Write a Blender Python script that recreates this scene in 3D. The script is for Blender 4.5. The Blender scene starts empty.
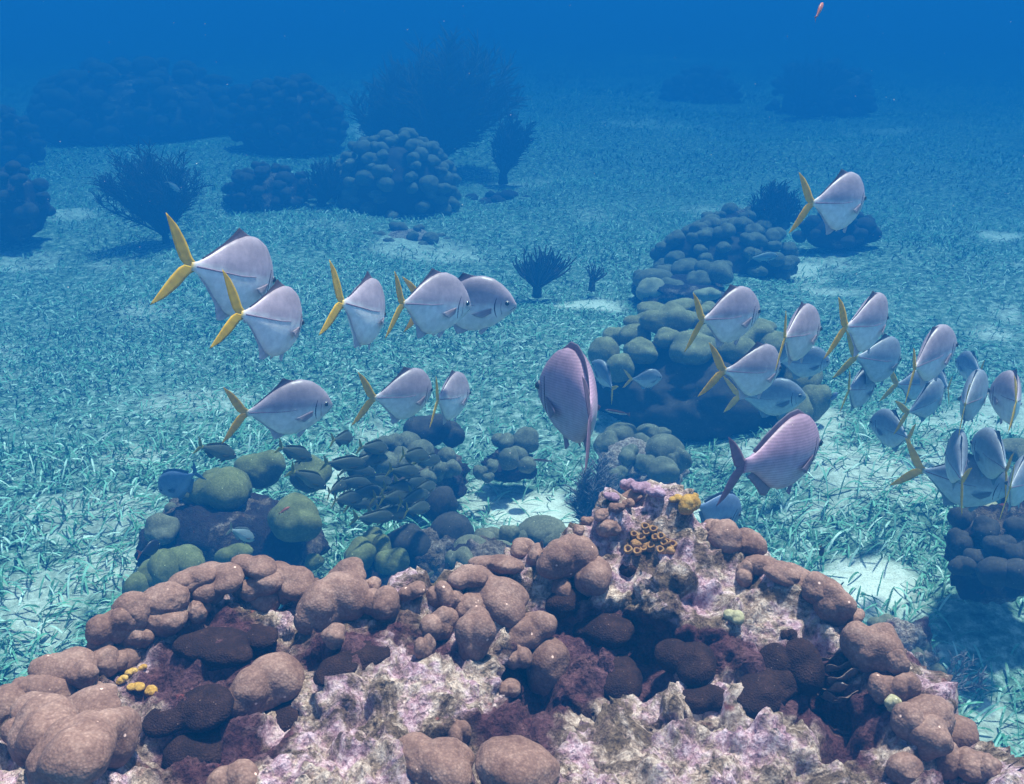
import bpy, bmesh, math, random
import numpy as np
from mathutils import Vector, Matrix
from mathutils.bvhtree import BVHTree

R = math.radians
random.seed(11)
rng = np.random.default_rng(11)
S = bpy.context.scene
COL = S.collection

# ------------------------------------------------------------------ camera
CAM_Z, PITCH, F = 2.0, R(22.5), 1000.0
cam_d = bpy.data.cameras.new('camera')
cam = bpy.data.objects.new('camera', cam_d)
COL.objects.link(cam)
cam.location = (0, 0, CAM_Z)
cam.rotation_euler = (math.pi / 2 - PITCH, 0, 0)
cam_d.sensor_width = 36.0
cam_d.lens = 36.0 * F / 1024.0
cam_d.clip_start = 0.02
cam_d.clip_end = 500
S.camera = cam

# ------------------------------------------------------------------ sky, sun, exposure
SUN_EL, SUN_AZ = R(73), R(45)          # azimuth clockwise from +Y, the view direction
w = bpy.data.worlds.new('World')
S.world = w
w.use_nodes = True
nt = w.node_tree
bg = nt.nodes['Background']
sky = nt.nodes.new('ShaderNodeTexSky')
sky.sky_type = 'NISHITA'
sky.sun_disc = False
sky.sun_elevation = SUN_EL
sky.sun_rotation = SUN_AZ
nt.links.new(sky.outputs[0], bg.inputs[0])
bg.inputs[1].default_value = 0.12
sun_d = bpy.data.lights.new('sun', 'SUN')
sun_d.energy = 4.6
sun_d.angle = R(4.0)
sun_d.color = (1.0, 0.86, 0.76)
sun = bpy.data.objects.new('sun', sun_d)
COL.objects.link(sun)
sdir = Vector((math.sin(SUN_AZ) * math.cos(SUN_EL), math.cos(SUN_AZ) * math.cos(SUN_EL), math.sin(SUN_EL)))
sun.rotation_euler = sdir.to_track_quat('Z', 'Y').to_euler()
sun.location = (0, 0, 20)
S.view_settings.view_transform = 'Standard'
S.view_settings.look = 'None'
S.view_settings.gamma = 1.0
S.view_settings.use_curve_mapping = False
S.view_settings.exposure = 1.55
S.cycles.use_denoising = True
S.cycles.max_bounces = 6
S.cycles.diffuse_bounces = 2
S.cycles.glossy_bounces = 2
S.cycles.volume_bounces = 1
S.cycles.use_adaptive_sampling = True

# water: optical coefficients per metre
SIG_S = (0.0009, 0.0180, 0.0530)     # scattering
SIG_T = (0.245, 0.170, 0.170)     # extinction

# ------------------------------------------------------------------ helpers
CP, SP = math.cos(PITCH), math.sin(PITCH)


def ray(px, py):
    a, b = (px - 512.0) / F, (392.0 - py) / F
    v = Vector((a, CP + b * SP, -SP + b * CP))
    return v.normalized()


def P(px, py, d):
    return Vector((0, 0, CAM_Z)) + ray(px, py) * d


def G(px, py, z=0.0):
    r = ray(px, py)
    return Vector((0, 0, CAM_Z)) + r * ((z - CAM_Z) / r.z)


def to_px(x, y, z):
    dx, dy, dz = x, y, z - CAM_Z
    f = dy * CP - dz * SP
    u = dy * SP + dz * CP
    f = np.where(f < 0.05, 0.05, f)
    return 512 + F * dx / f, 392 - F * u / f


def hash3(ix, iy, iz, seed):
    h = (ix.astype(np.int64) * 374761393 + iy.astype(np.int64) * 668265263 + iz.astype(np.int64) * 2147483647 + seed * 974711) & 0xFFFFFFFF
    h = ((h ^ (h >> 13)) * 1274126177) & 0xFFFFFFFF
    h = ((h ^ (h >> 16)) * 2246822519) & 0xFFFFFFFF
    return (h ^ (h >> 15)) / 4294967295.0


def vnoise(p, seed=0):
    i = np.floor(p)
    f = p - i
    f = f * f * f * (f * (f * 6 - 15) + 10)
    i = i.astype(np.int64)
    o = 0
    for dx in (0, 1):
        wx = f[:, 0] if dx else 1 - f[:, 0]
        for dy in (0, 1):
            wy = f[:, 1] if dy else 1 - f[:, 1]
            for dz in (0, 1):
                wz = f[:, 2] if dz else 1 - f[:, 2]
                o = o + wx * wy * wz * hash3(i[:, 0] + dx, i[:, 1] + dy, i[:, 2] + dz, seed)
    return o * 2 - 1


def fbm(p, octv=4, seed=0, gain=0.5):
    a, s, o = 1.0, 1.0, 0
    for k in range(octv):
        o = o + a * vnoise(p * s + 17.3 * k, seed + k)
        a *= gain
        s *= 2.03
    return o


def mesh_np(name, V, quads=None, tris=None, smooth=True):
    me = bpy.data.meshes.new(name)
    V = np.asarray(V, np.float32)
    me.vertices.add(len(V))
    me.vertices.foreach_set('co', V.ravel())
    loops, starts, tot = [], [], 0
    for fa, n in ((quads, 4), (tris, 3)):
        if fa is not None and len(fa):
            fa = np.asarray(fa, np.int32)
            loops.append(fa.ravel())
            starts.append(tot + np.arange(len(fa)) * n)
            tot += fa.size
    loops = np.concatenate(loops)
    starts = np.concatenate(starts).astype(np.int32)
    me.loops.add(len(loops))
    me.loops.foreach_set('vertex_index', loops)
    me.polygons.add(len(starts))
    me.polygons.foreach_set('loop_start', starts)
    me.polygons.foreach_set('use_smooth', np.full(len(starts), smooth))
    me.update(calc_edges=True)
    me.validate()
    return me


def attr(me, name, rgb):
    a = me.attributes.new(name, 'FLOAT_COLOR', 'POINT')
    c = np.ones((len(me.vertices), 4), np.float32)
    c[:, :3] = rgb
    a.data.foreach_set('color', c.ravel())


def obj(name, me, mat=None, parent=None, loc=None):
    o = bpy.data.objects.new(name, me)
    COL.objects.link(o)
    if mat is not None and not me.materials:
        me.materials.append(mat)
    if parent is not None:
        o.parent = parent
    if loc is not None:
        o.location = loc
    return o


def thing(name, label, cat, loc, group=None):
    o = bpy.data.objects.new(name, None)
    o.empty_display_size = 0.1
    COL.objects.link(o)
    o.location = loc
    tag(o, label, cat, group)
    return o


def tag(o, label, cat, group=None):
    o['label'] = label
    o['category'] = cat
    if group:
        o['group'] = group


# ------------------------------------------------------------------ materials
class N:
    def __init__(s, name):
        s.m = bpy.data.materials.new(name)
        s.m.use_nodes = True
        s.t = s.m.node_tree
        s.b = s.t.nodes['Principled BSDF']
        s.pos = None

    def n(s, typ, **kw):
        x = s.t.nodes.new('ShaderNode' + typ)
        for k, v in kw.items():
            setattr(x, k, v)
        return x

    def l(s, a, b):
        s.t.links.new(a, b)

    def coord(s, kind='Position'):
        if kind == 'Position':
            g = s.n('NewGeometry')
            return g.outputs['Position']
        return s.n('TexCoord').outputs[kind]

    def noise(s, co, scale, detail=4, rough=0.55, dist=0.0):
        x = s.n('TexNoise')
        s.l(co, x.inputs['Vector'])
        x.inputs['Scale'].default_value = scale
        x.inputs['Detail'].default_value = detail
        x.inputs['Roughness'].default_value = rough
        x.inputs['Distortion'].default_value = dist
        return x.outputs['Fac']

    def voro(s, co, scale, feature='F1', rnd=1.0):
        x = s.n('TexVoronoi', feature=feature)
        s.l(co, x.inputs['Vector'])
        x.inputs['Scale'].default_value = scale
        x.inputs['Randomness'].default_value = rnd
        return x.outputs['Distance']

    def ramp(s, fac, stops):
        x = s.n('ValToRGB')
        e = x.color_ramp.elements
        while len(e) < len(stops):
            e.new(0.5)
        for k, (p, c) in enumerate(stops):
            e[k].position = p
            e[k].color = (c[0], c[1], c[2], 1) if not isinstance(c, (int, float)) else (c, c, c, 1)
        s.l(fac, x.inputs[0])
        return x.outputs[0]

    def mix(s, fac, a, b, mode='MIX'):
        x = s.n('Mix', data_type='RGBA', blend_type=mode)
        for v, i in ((fac, 0), (a, 6), (b, 7)):
            if isinstance(v, (int, float)):
                x.inputs[i].default_value = v
            elif isinstance(v, tuple):
                x.inputs[i].default_value = (*v, 1)
            else:
                s.l(v, x.inputs[i])
        return x.outputs[2]

    def math(s, op, a, b=0.0):
        x = s.n('Math', operation=op)
        for v, i in ((a, 0), (b, 1)):
            if isinstance(v, (int, float)):
                x.inputs[i].default_value = v
            else:
                s.l(v, x.inputs[i])
        return x.outputs[0]

    def bump(s, h, strength=0.5, dist=0.01, prev=None):
        x = s.n('Bump')
        x.inputs['Strength'].default_value = strength
        x.inputs['Distance'].default_value = dist
        s.l(h, x.inputs['Height'])
        if prev is not None:
            s.l(prev, x.inputs['Normal'])
        return x.outputs[0]

    def done(s, col=None, rough=0.8, normal=None, spec=0.3, **kw):
        if isinstance(col, tuple):
            s.b.inputs['Base Color'].default_value = (*col, 1)
        elif col is not None:
            s.l(col, s.b.inputs['Base Color'])
        s.b.inputs['Roughness'].default_value = rough
        s.b.inputs['Specular IOR Level'].default_value = spec
        if normal is not None:
            s.l(normal, s.b.inputs['Normal'])
        for k, v in kw.items():
            s.b.inputs[k].default_value = v
        return s.m


def coral_mat(name, dark, mid, light, polyp=260.0, bump=0.5, mott=18.0):
    k = N(name)
    co = k.coord()
    n1 = k.noise(co, mott, 5, 0.65)
    n2 = k.noise(co, mott * 9, 3, 0.6)
    f = k.math('ADD', k.math('MULTIPLY', n1, 0.65), k.math('MULTIPLY', n2, 0.35))
    c = k.ramp(f, [(0.34, dark), (0.5, mid), (0.68, light)])
    v = k.voro(co, polyp)
    c = k.mix(k.ramp(v, [(0.15, 0.0), (0.6, 0.35)]), c, tuple(x * 0.55 for x in dark))
    # pale scars and grazed spots
    sc = k.noise(co, mott * 1.7, 6, 0.7, 0.6)
    c = k.mix(k.ramp(sc, [(0.70, 0.0), (0.76, 0.55)]), c, tuple(min(1, x * 1.9 + 0.05) for x in light))
    ws = k.voro(co, mott * 2.2, 'F1', 1.0)
    c = k.mix(k.ramp(ws, [(0.05, 0.8), (0.085, 0.0)]), c, tuple(min(1, x * 2.0 + 0.06) for x in light))
    b1 = k.bump(n1, 0.2, 0.01)
    b2 = k.bump(n2, 0.2, 0.0025, b1)
    b3 = k.bump(v, bump * 0.7, 0.0012, b2)
    return k.done(c, 0.85, b3, 0.15)


M = {}
M['brown'] = coral_mat('brown_coral', (0.115, 0.058, 0.043), (0.225, 0.128, 0.098), (0.38, 0.24, 0.19), 300, 0.7)
M['green'] = coral_mat('green_coral', (0.085, 0.090, 0.030), (0.165, 0.170, 0.065), (0.27, 0.27, 0.13), 150)
M['grey'] = coral_mat('grey_coral', (0.090, 0.090, 0.058), (0.170, 0.165, 0.105), (0.29, 0.28, 0.19), 120)
M['olive'] = coral_mat('olive_coral', (0.125, 0.120, 0.055), (0.235, 0.220, 0.110), (0.38, 0.36, 0.21), 110)
M['dark'] = coral_mat('dark_coral', (0.030, 0.026, 0.022), (0.060, 0.050, 0.042), (0.11, 0.09, 0.075), 120)
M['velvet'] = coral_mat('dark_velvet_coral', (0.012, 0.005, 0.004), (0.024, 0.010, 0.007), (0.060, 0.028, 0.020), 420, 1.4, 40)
M['plate'] = coral_mat('plate_coral', (0.13, 0.085, 0.070), (0.22, 0.15, 0.125), (0.36, 0.26, 0.22), 300)
M['yellow'] = coral_mat('yellow_coral', (0.28, 0.14, 0.02), (0.42, 0.24, 0.05), (0.60, 0.40, 0.13), 350, 0.5, 40)
M['orange'] = coral_mat('orange_coral', (0.20, 0.095, 0.035), (0.34, 0.18, 0.07), (0.50, 0.31, 0.14), 350, 0.5, 60)
M['ringhole'] = N('coral_mouth').done((0.12, 0.045, 0.015), 0.9)
M['lilac'] = coral_mat('lilac_crust', (0.17, 0.09, 0.11), (0.33, 0.20, 0.26), (0.55, 0.42, 0.49), 200, 0.6, 50)
M['paleknob'] = coral_mat('pale_knob', (0.25, 0.22, 0.11), (0.40, 0.36, 0.22), (0.55, 0.5, 0.36), 300)


def rock_mat(name, pale=1.0, pink=1.0, darkness=0.0, wine=(0.14, 0.05, 0.06), crust_shade=False):
    k = N(name)
    co = k.coord()
    big = k.noise(co, 5.5, 6, 0.62, 0.3)
    med = k.noise(co, 17, 6, 0.68, 0.5)
    fine = k.noise(co, 75, 6, 0.72, 0.2)
    grit = k.voro(co, 190)
    cream = k.ramp(fine, [(0.30, (0.09 * pale, 0.075 * pale, 0.05 * pale)), (0.45, (0.36 * pale, 0.25 * pale, 0.19 * pale)), (0.62, (0.76 * pale, 0.60 * pale, 0.50 * pale))])
    lil = k.ramp(fine, [(0.30, (0.12 * pale, 0.05 * pale, 0.08 * pale)), (0.47, (0.50 * pale, 0.28 * pale, 0.36 * pale)), (0.63, (0.84 * pale, 0.60 * pale, 0.70 * pale))])
    c = k.mix(k.ramp(med, [(0.47, 0.0), (0.58, 0.9 * pink)]), cream, lil)
    turf = k.ramp(fine, [(0.35, (0.035, 0.022, 0.014)), (0.6, (0.18, 0.115, 0.065))])
    med2 = k.noise(co, 11, 7, 0.7, 0.8)
    c = k.mix(k.ramp(med2, [(0.49 - darkness, 0.0), (0.57 - darkness, 0.92)]), c, turf)
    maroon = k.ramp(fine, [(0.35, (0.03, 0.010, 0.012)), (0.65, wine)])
    if crust_shade:
        big = k.math('ADD', k.math('MULTIPLY', big, 0.6), k.math('MULTIPLY', k.n('Attribute', attribute_name='crust_shade').outputs['Fac'], 0.4))
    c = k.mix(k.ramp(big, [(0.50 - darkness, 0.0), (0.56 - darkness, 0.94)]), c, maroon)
    red = k.noise(co, 13.0, 3, 0.5, 1.2)
    c = k.mix(k.ramp(red, [(0.70, 0.0), (0.75, 0.6)]), c, (0.30, 0.06, 0.05))
    b = k.bump(med, 0.5, 0.02)
    b = k.bump(fine, 1.0, 0.016, b)
    b = k.bump(grit, 0.6, 0.004, b)
    return k.done(c, 0.9, b, 0.15)


M['rock'] = rock_mat('reef_rock', pink=0.85, crust_shade=True)
M['rock_far'] = rock_mat('old_reef_rock', 0.5, 0.2, 0.07, (0.035, 0.03, 0.03))
M['rock_pale'] = rock_mat('pale_rubble_rock', 0.8, 0.15, -0.08)

k = N('seabed_sand')
a = k.n('Attribute', attribute_name='sand')
co = k.coord()
f1 = k.noise(co, 3.0, 6, 0.7)
f2 = k.noise(co, 22, 6, 0.75)
f3 = k.noise(co, 140, 3, 0.7)
clean = k.ramp(f2, [(0.25, (0.58, 0.55, 0.45)), (0.6, (0.88, 0.85, 0.74))])
litter = k.ramp(f2, [(0.36, (0.04, 0.09, 0.06)), (0.50, (0.15, 0.25, 0.18)), (0.62, (0.46, 0.54, 0.46))])
c = k.mix(a.outputs['Fac'], litter, clean)
c = k.mix(k.ramp(f3, [(0.32, 0.5), (0.45, 0.0)]), c, (0.10, 0.10, 0.07))
b = k.bump(f2, 0.6, 0.03)
b = k.bump(f3, 0.5, 0.006, b)
M['sand'] = k.done(c, 0.95, b, 0.1)

k = N('seagrass_blade')
isl = k.n('NewGeometry').outputs['Random Per Island']
co = k.coord()
c = k.ramp(isl, [(0.0, (0.022, 0.100, 0.045)), (0.33, (0.045, 0.200, 0.095)), (0.58, (0.09, 0.33, 0.18)), (0.80, (0.24, 0.50, 0.36)), (1.0, (0.70, 0.80, 0.68))])
sp = k.noise(co, 90, 3, 0.6)
c = k.mix(k.ramp(sp, [(0.48, 0.0), (0.62, 0.75)]), c, (0.27, 0.45, 0.37))
M['grass'] = k.done(c, 0.55, None, 0.4)


def soft_mat(name, a, b):
    k = N(name)
    n1 = k.noise(k.coord(), 60, 4, 0.7)
    c = k.ramp(n1, [(0.35, a), (0.65, b)])
    return k.done(c, 0.9, k.bump(n1, 0.6, 0.01), 0.1)


M['soft_dark'] = soft_mat('dark_soft_coral', (0.028, 0.026, 0.022), (0.070, 0.062, 0.050))
M['soft_brown'] = soft_mat('brown_soft_coral', (0.045, 0.042, 0.022), (0.12, 0.105, 0.06))
M['soft_grey'] = soft_mat('grey_sea_plume', (0.12, 0.11, 0.12), (0.26, 0.24, 0.25))


def fish_mat(name, rough=0.38, scale_rows=0.0, metal=0.0, coat=0.0):
    k = N(name)
    a = k.n('Attribute', attribute_name='pattern')
    co = k.coord('Object')
    n = k.noise(co, 9, 4, 0.6)
    fine = k.noise(co, 70, 3, 0.6)
    c = k.mix(1.0, a.outputs['Color'], k.ramp(n, [(0.3, 0.80), (0.7, 1.12)]), 'MULTIPLY')
    c = k.mix(1.0, c, k.ramp(fine, [(0.3, 0.86), (0.7, 1.08)]), 'MULTIPLY')
    nrm = k.bump(k.noise(co, 220, 2, 0.5), 0.12, 0.002)
    if scale_rows:
        wv = k.n('TexWave', wave_type='BANDS', bands_direction='Z')
        k.l(co, wv.inputs['Vector'])
        wv.inputs['Scale'].default_value = scale_rows
        wv.inputs['Distortion'].default_value = 1.2
        wv.inputs['Detail'].default_value = 1
        wv.inputs['Detail Scale'].default_value = 1.5
        wx = k.n('TexWave', wave_type='BANDS', bands_direction='X')
        k.l(co, wx.inputs['Vector'])
        wx.inputs['Scale'].default_value = scale_rows * 1.3
        wx.inputs['Distortion'].default_value = 1.0
        f = k.math('ADD', k.math('MULTIPLY', wv.outputs['Fac'], 0.75), k.math('MULTIPLY', wx.outputs['Fac'], 0.25))
        c = k.mix(1.0, c, k.ramp(f, [(0.25, 0.84), (0.7, 1.08)]), 'MULTIPLY')
    return k.done(c, rough, nrm, 0.45, Metallic=metal)


M['fish'] = fish_mat('fish_skin', 0.42, 0, 0.0)
M['fish_rows'] = fish_mat('fish_scale_rows', 0.5, 62.0, 0.0)
k = N('fish_fin')
a = k.n('Attribute', attribute_name='pattern')
co = k.coord('Object')
wv = k.noise(co, 24, 3, 0.6)
c = k.mix(1.0, a.outputs['Color'], k.ramp(wv, [(0.3, 0.90), (0.7, 1.10)]), 'MULTIPLY')
k.done(c, 0.5, None, 0.35)
tr = k.n('BsdfTranslucent')
k.l(c, tr.inputs[0])
ms = k.n('MixShader')
ms.inputs[0].default_value = 0.5
k.l(k.b.outputs[0], ms.inputs[1])
k.l(tr.outputs[0], ms.inputs[2])
k.l(ms.outputs[0], k.t.nodes['Material Output'].inputs[0])
M['fin'] = k.m
M['eye_ring'] = N('fish_eye').done((0.22, 0.19, 0.18), 0.3, None, 0.5)
M['pupil'] = N('fish_pupil').done((0.008, 0.008, 0.012), 0.12, None, 0.7)
M['slit'] = N('fish_dark_line').done((0.045, 0.030, 0.040), 0.6)
M['scute'] = N('fish_scutes').done((0.26, 0.16, 0.20), 0.5)

# ------------------------------------------------------------------ seabed
SANDY = [(545, 500, 52, 30, 1.0), (690, 492, 30, 14, 1.0), (862, 582, 45, 22, 1.0), (790, 262, 28, 8, 1.0), (590, 299, 34, 8, 1.0),
         (366, 127, 16, 13, 0.9), (440, 133, 14, 10, 0.9), (1000, 234, 22, 5, 0.9), (480, 470, 16, 18, 0.7), (760, 450, 40, 10, 0.5),
         (905, 600, 24, 12, 0.4), (930, 640, 24, 8, 0.5), (90, 520, 60, 20, 0.35), (40, 620, 40, 40, 0.5), (200, 400, 60, 12, 0.35),
         (330, 480, 20, 30, 0.7), (920, 500, 30, 14, 0.55), (1000, 700, 20, 24, 0.5), (660, 126, 60, 4, 0.5), (660, 60, 50, 5, 0.5),
         (430, 245, 60, 8, 0.5), (520, 178, 40, 5, 0.4), (60, 215, 30, 5, 0.6), (610, 400, 40, 10, 0.4), (825, 430, 16, 20, 0.7),
         (620, 420, 30, 10, 0.5), (820, 510, 30, 10, 0.4), (140, 465, 30, 10, 0.4), (720, 200, 40, 4, 0.4), (880, 130, 40, 4, 0.4)]


def seabed_z(x, y):
    p = np.stack([x * 0.55, y * 0.55, np.zeros_like(x)], 1)
    q = np.stack([x * 3.1, y * 3.1, np.zeros_like(x)], 1)
    return 0.09 * fbm(p, 3, 5) + 0.018 * fbm(q, 3, 9) - 0.02


def sandness(x, y):
    u, v = to_px(x, y, np.zeros_like(x))
    n = fbm(np.stack([x * 4, y * 4, 0 * x], 1), 3, 21)
    s = np.zeros_like(x)
    for cx, cy, rx, ry, amt in SANDY:
        d = np.sqrt(((u - cx) / rx) ** 2 + ((v - cy) / ry) ** 2)
        s = np.maximum(s, amt * np.clip((1.25 + 0.35 * n - d) * 2.2, 0, 1))
    g = fbm(np.stack([x * 1.3, y * 1.3, 0 * x + 4], 1), 4, 33)
    s = np.maximum(s, 0.6 * np.clip((g - 0.55) * 3.0, 0, 1) * np.clip((11 - y) / 4, 0, 1))
    return s


yy = np.concatenate([np.arange(-8, 1.5, 0.5), np.arange(1.5, 8, 0.03), 8 * 1.02 ** np.arange(0, 134)])
yy = yy[yy < 108]
uu = np.concatenate([-np.geomspace(1, 40, 40)[::-1] + 0, np.linspace(-0.99, 0.99, 150), np.geomspace(1, 40, 40)])
nx, ny = len(uu), len(yy)
Yg, Ug = np.meshgrid(yy, uu, indexing='ij')
Xg = np.sign(Ug) * np.where(np.abs(Ug) <= 1, np.abs(Ug) * (2.2 + 0.45 * np.clip(Yg, 0, 60)), (2.2 + 0.45 * np.clip(Yg, 0, 60)) + (np.abs(Ug) - 1) / 39 * (75 - (2.2 + 0.45 * np.clip(Yg, 0, 60))))
X1, Y1 = Xg.ravel(), Yg.ravel()
Z1 = seabed_z(X1, Y1)
idx = np.arange(nx * ny).reshape(ny, nx)
quads = np.stack([idx[:-1, :-1], idx[:-1, 1:], idx[1:, 1:], idx[1:, :-1]], -1).reshape(-1, 4)
me = mesh_np('seabed', np.stack([X1, Y1, Z1], 1), quads)
a = me.attributes.new('sand', 'FLOAT', 'POINT')
a.data.foreach_set('value', sandness(X1, Y1).astype(np.float32))
ground = obj('seabed', me, M['sand'])
ground['kind'] = 'structure'

# ------------------------------------------------------------------ water haze
hb = bmesh.new()
bmesh.ops.create_cube(hb, size=1)
me = bpy.data.meshes.new('haze')
hb.to_mesh(me)
hb.free()
haze = obj('haze', me)
ZB, ZT = -1.3, 2.45
haze.scale = (164, 130, ZT - ZB)
haze.location = (0, 50, (ZT + ZB) / 2)
haze['kind'] = 'stuff'
hm = bpy.data.materials.new('water_haze')
hm.use_nodes = True
hn = hm.node_tree
for n_ in list(hn.nodes):
    if n_.type == 'BSDF_PRINCIPLED':
        hn.nodes.remove(n_)
pv = hn.nodes.new('ShaderNodeVolumePrincipled')
dens = 0.28
colr = [s / dens for s in SIG_S]
absr = []
for s_, t_ in zip(SIG_S, SIG_T):
    aa = (t_ - s_) / (dens * (1 - s_ / dens))
    absr.append(max(0.0, 1 - aa) ** 2)
pv.inputs['Density'].default_value = dens
pv.inputs['Density Attribute'].default_value = ''
pv.inputs['Temperature Attribute'].default_value = ''
pv.inputs['Color Attribute'].default_value = ''
pv.inputs['Color'].default_value = (*colr, 1)
pv.inputs['Absorption Color'].default_value = (*absr, 1)
pv.inputs['Anisotropy'].default_value = 0.0
hn.links.new(pv.outputs[0], hn.nodes['Material Output'].inputs['Volume'])
hm.cycles.homogeneous_volume = True
me.materials.append(hm)

# ------------------------------------------------------------------ coral building blocks


def blob_mesh(name, seed, bumps, sub=4, noise=0.05, spread=0.5, squash=1.0):
    r = np.random.default_rng(seed)
    bm = bmesh.new()
    bmesh.ops.create_icosphere(bm, subdivisions=sub, radius=1)
    D = np.array([v.co[:] for v in bm.verts])
    D /= np.linalg.norm(D, axis=1)[:, None]
    cs, rs = [np.zeros(3)], [0.62 if bumps > 1 else 0.9]
    for k in range(bumps if bumps > 1 else 0):
        c = r.normal(size=3)
        c[2] = abs(c[2]) * 0.8 + 0.1
        c = c / np.linalg.norm(c) * spread * r.uniform(0.8, 1.2)
        cs.append(c)
        rs.append(r.uniform(0.42, 0.58))
    rad = []
    for c, q in zip(cs, rs):
        b_ = D @ c
        disc = b_ * b_ - (c @ c - q * q)
        rad.append(np.where(disc > 0, b_ + np.sqrt(np.maximum(disc, 0)), 0.0))
    rad = np.array(rad)
    kk = 21.0
    rr = np.log(np.exp(kk * rad).sum(0)) / kk
    rr = rr * (1 + noise * fbm(D * 1.5 + seed, 2, seed) + noise * 0.30 * fbm(D * 4 + seed, 2, seed + 5))
    V = D * rr[:, None]
    V[:, 2] *= squash
    for v, c in zip(bm.verts, V):
        v.co = c
    for f in bm.faces:
        f.smooth = True
    me = bpy.data.meshes.new(name)
    bm.to_mesh(me)
    bm.free()
    return me


BLOBS = {}


def blob(kind, hi, mat):
    """a shared lobe mesh: kind 'smooth' or 'knobby', several shapes of each"""
    var = random.randrange(7)
    key = (kind, hi, var, mat)
    if key not in BLOBS:
        sub = 5 if hi else 4
        if kind == 'smooth':
            me = blob_mesh('coral_lobe', 100 + var, 1 if var < 2 else 3, sub, 0.075, 0.44)
        else:
            me = blob_mesh('coral_lobe', 200 + var, 4 + var % 4, sub, 0.07, 0.52)
        me.materials.append(M[mat])
        BLOBS[key] = me
    return BLOBS[key]


def put_lobe(root, c, rx, ry, rz, mat, kind='smooth', hi=True, name='coral_lobe', tilt=0.25, rz_rot=None):
    o = obj(name, blob(kind, hi, mat), None, root)
    o.location = c - root.location
    o.scale = (rx, ry, rz)
    o.rotation_euler = (random.uniform(-tilt, tilt), random.uniform(-tilt, tilt), random.uniform(-0.5, 0.5) if rz_rot is None else rz_rot)
    return o


def rock_core(root, c, rx, ry, rz, mat, seed, amp=0.22, name='rock_base', sub=5):
    bm = bmesh.new()
    bmesh.ops.create_icosphere(bm, subdivisions=sub, radius=1)
    D = np.array([v.co[:] for v in bm.verts])
    bm_f = np.array([[v.index for v in f.verts] for f in bm.faces])
    bm.free()
    q = 1 + amp * fbm(D * 1.7 + seed, 5, seed) + amp * 0.5 * np.abs(fbm(D * 5 + seed, 4, seed + 3))
    V = D * q[:, None] * np.array([rx, ry, rz])
    me = mesh_np(name, V, None, bm_f)
    return obj(name, me, M[mat], root, c - root.location)


FOOT = []      # footprints where no seagrass grows


def coral_head(label, D, lobes, core, mat, core_mat='rock_far', name='coral_head', kind='smooth', cat='coral', group=None, hi=False, sub=5, extra=None, amp=0.22, depth=1.0):
    """core = (px, py, rx_px, ry_px) or None; lobes = (px, py, rx_px, ry_px[, d_off[, mat]])"""
    cx, cy = (core[0], core[1]) if core else (lobes[0][0], lobes[0][1])
    c = P(cx, cy, D)
    base = Vector((c.x, c.y, 0))
    root = thing(name, label, cat, base, group)
    s = D / F
    if core:
        ccore = c + Vector((0, 0, 0))
        rz = max(core[3] * s, 0.02)
        rock_core(root, ccore, core[2] * s, core[2] * s * 0.85 * depth, rz, core_mat, int(cx) + int(cy), amp, sub=sub)
        FOOT.append((c.x, c.y, core[2] * s * 0.95))
    for L in lobes:
        off = L[4] if len(L) > 4 else 0.0
        m = L[5] if len(L) > 5 else mat
        kd = L[6] if len(L) > 6 else kind
        pos = P(L[0], L[1], D + off)
        q = (D + off) / F
        put_lobe(root, pos, L[2] * q * 1.16, 0.52 * (L[2] + L[3]) * q * 1.12, L[3] * q * 1.17, m, kd if (L[2] > 23 or random.random() < .65) else 'knobby', hi)
        FOOT.append((pos.x, pos.y, L[2] * q * 0.75))
    return root


# ------------------------------------------------------------------ the near reef mound
top_pts = [(-150, 784, 1.36), (0, 712, 1.42), (60, 670, 1.44), (110, 640, 1.46), (200, 590, 1.50), (300, 580, 1.50), (380, 590, 1.47), (450, 580, 1.50), (520, 555, 1.54),
           (580, 535, 1.56), (650, 496, 1.60), (720, 540, 1.58), (790, 580, 1.56), (840, 610, 1.54), (885, 660, 1.51), (940, 725, 1.48),
           (1000, 784, 1.44), (1080, 860, 1.40), (200, 680, 1.36), (400, 690, 1.33), (300, 720, 1.33), (300, 784, 1.24), (100, 784, 1.22), (0, 784, 1.26), (512, 784, 1.25),
           (512, 690, 1.38), (700, 784, 1.29), (800, 740, 1.35), (900, 784, 1.37), (700, 600, 1.46), (620, 590, 1.51), (640, 690, 1.40), (760, 690, 1.40),
           (450, 630, 1.42), (850, 690, 1.45), (600, 640, 1.44), (660, 540, 1.54), (780, 620, 1.49), (100, 700, 1.37)]
T = np.array([P(*t)[:] for t in top_pts])
T = np.vstack([T, [[-0.9, 0.35, 0.75], [0, 0.3, 0.8], [0.9, 0.35, 0.65]]])


def tps_fit(P2, z, lam=1e-4):
    n = len(P2)
    d = np.linalg.norm(P2[:, None] - P2[None], axis=2)
    K = np.where(d > 0, d * d * np.log(d + 1e-9), 0) + lam * np.eye(n)
    Q = np.hstack([np.ones((n, 1)), P2])
    A = np.block([[K, Q], [Q.T, np.zeros((3, 3))]])
    return np.linalg.solve(A, np.concatenate([z, np.zeros(3)]))


tw = tps_fit(T[:, :2], T[:, 2])


def tps(x, y):
    q = np.stack([x, y], 1)
    o = np.zeros(len(x))
    for i in range(0, len(x), 20000):
        d = np.linalg.norm(q[i:i + 20000, None] - T[None, :, :2], axis=2)
        K = np.where(d > 0, d * d * np.log(d + 1e-9), 0)
        o[i:i + 20000] = K @ tw[:-3] + tw[-3] + q[i:i + 20000] @ tw[-2:]
    return o


ridge = [P(*t)[:2] for t in top_pts[:18]]
poly = np.array([[p[0], p[1]] for p in ridge] + [[0.95, 0.35], [0.0, 0.2], [-0.95, 0.35]])


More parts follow.
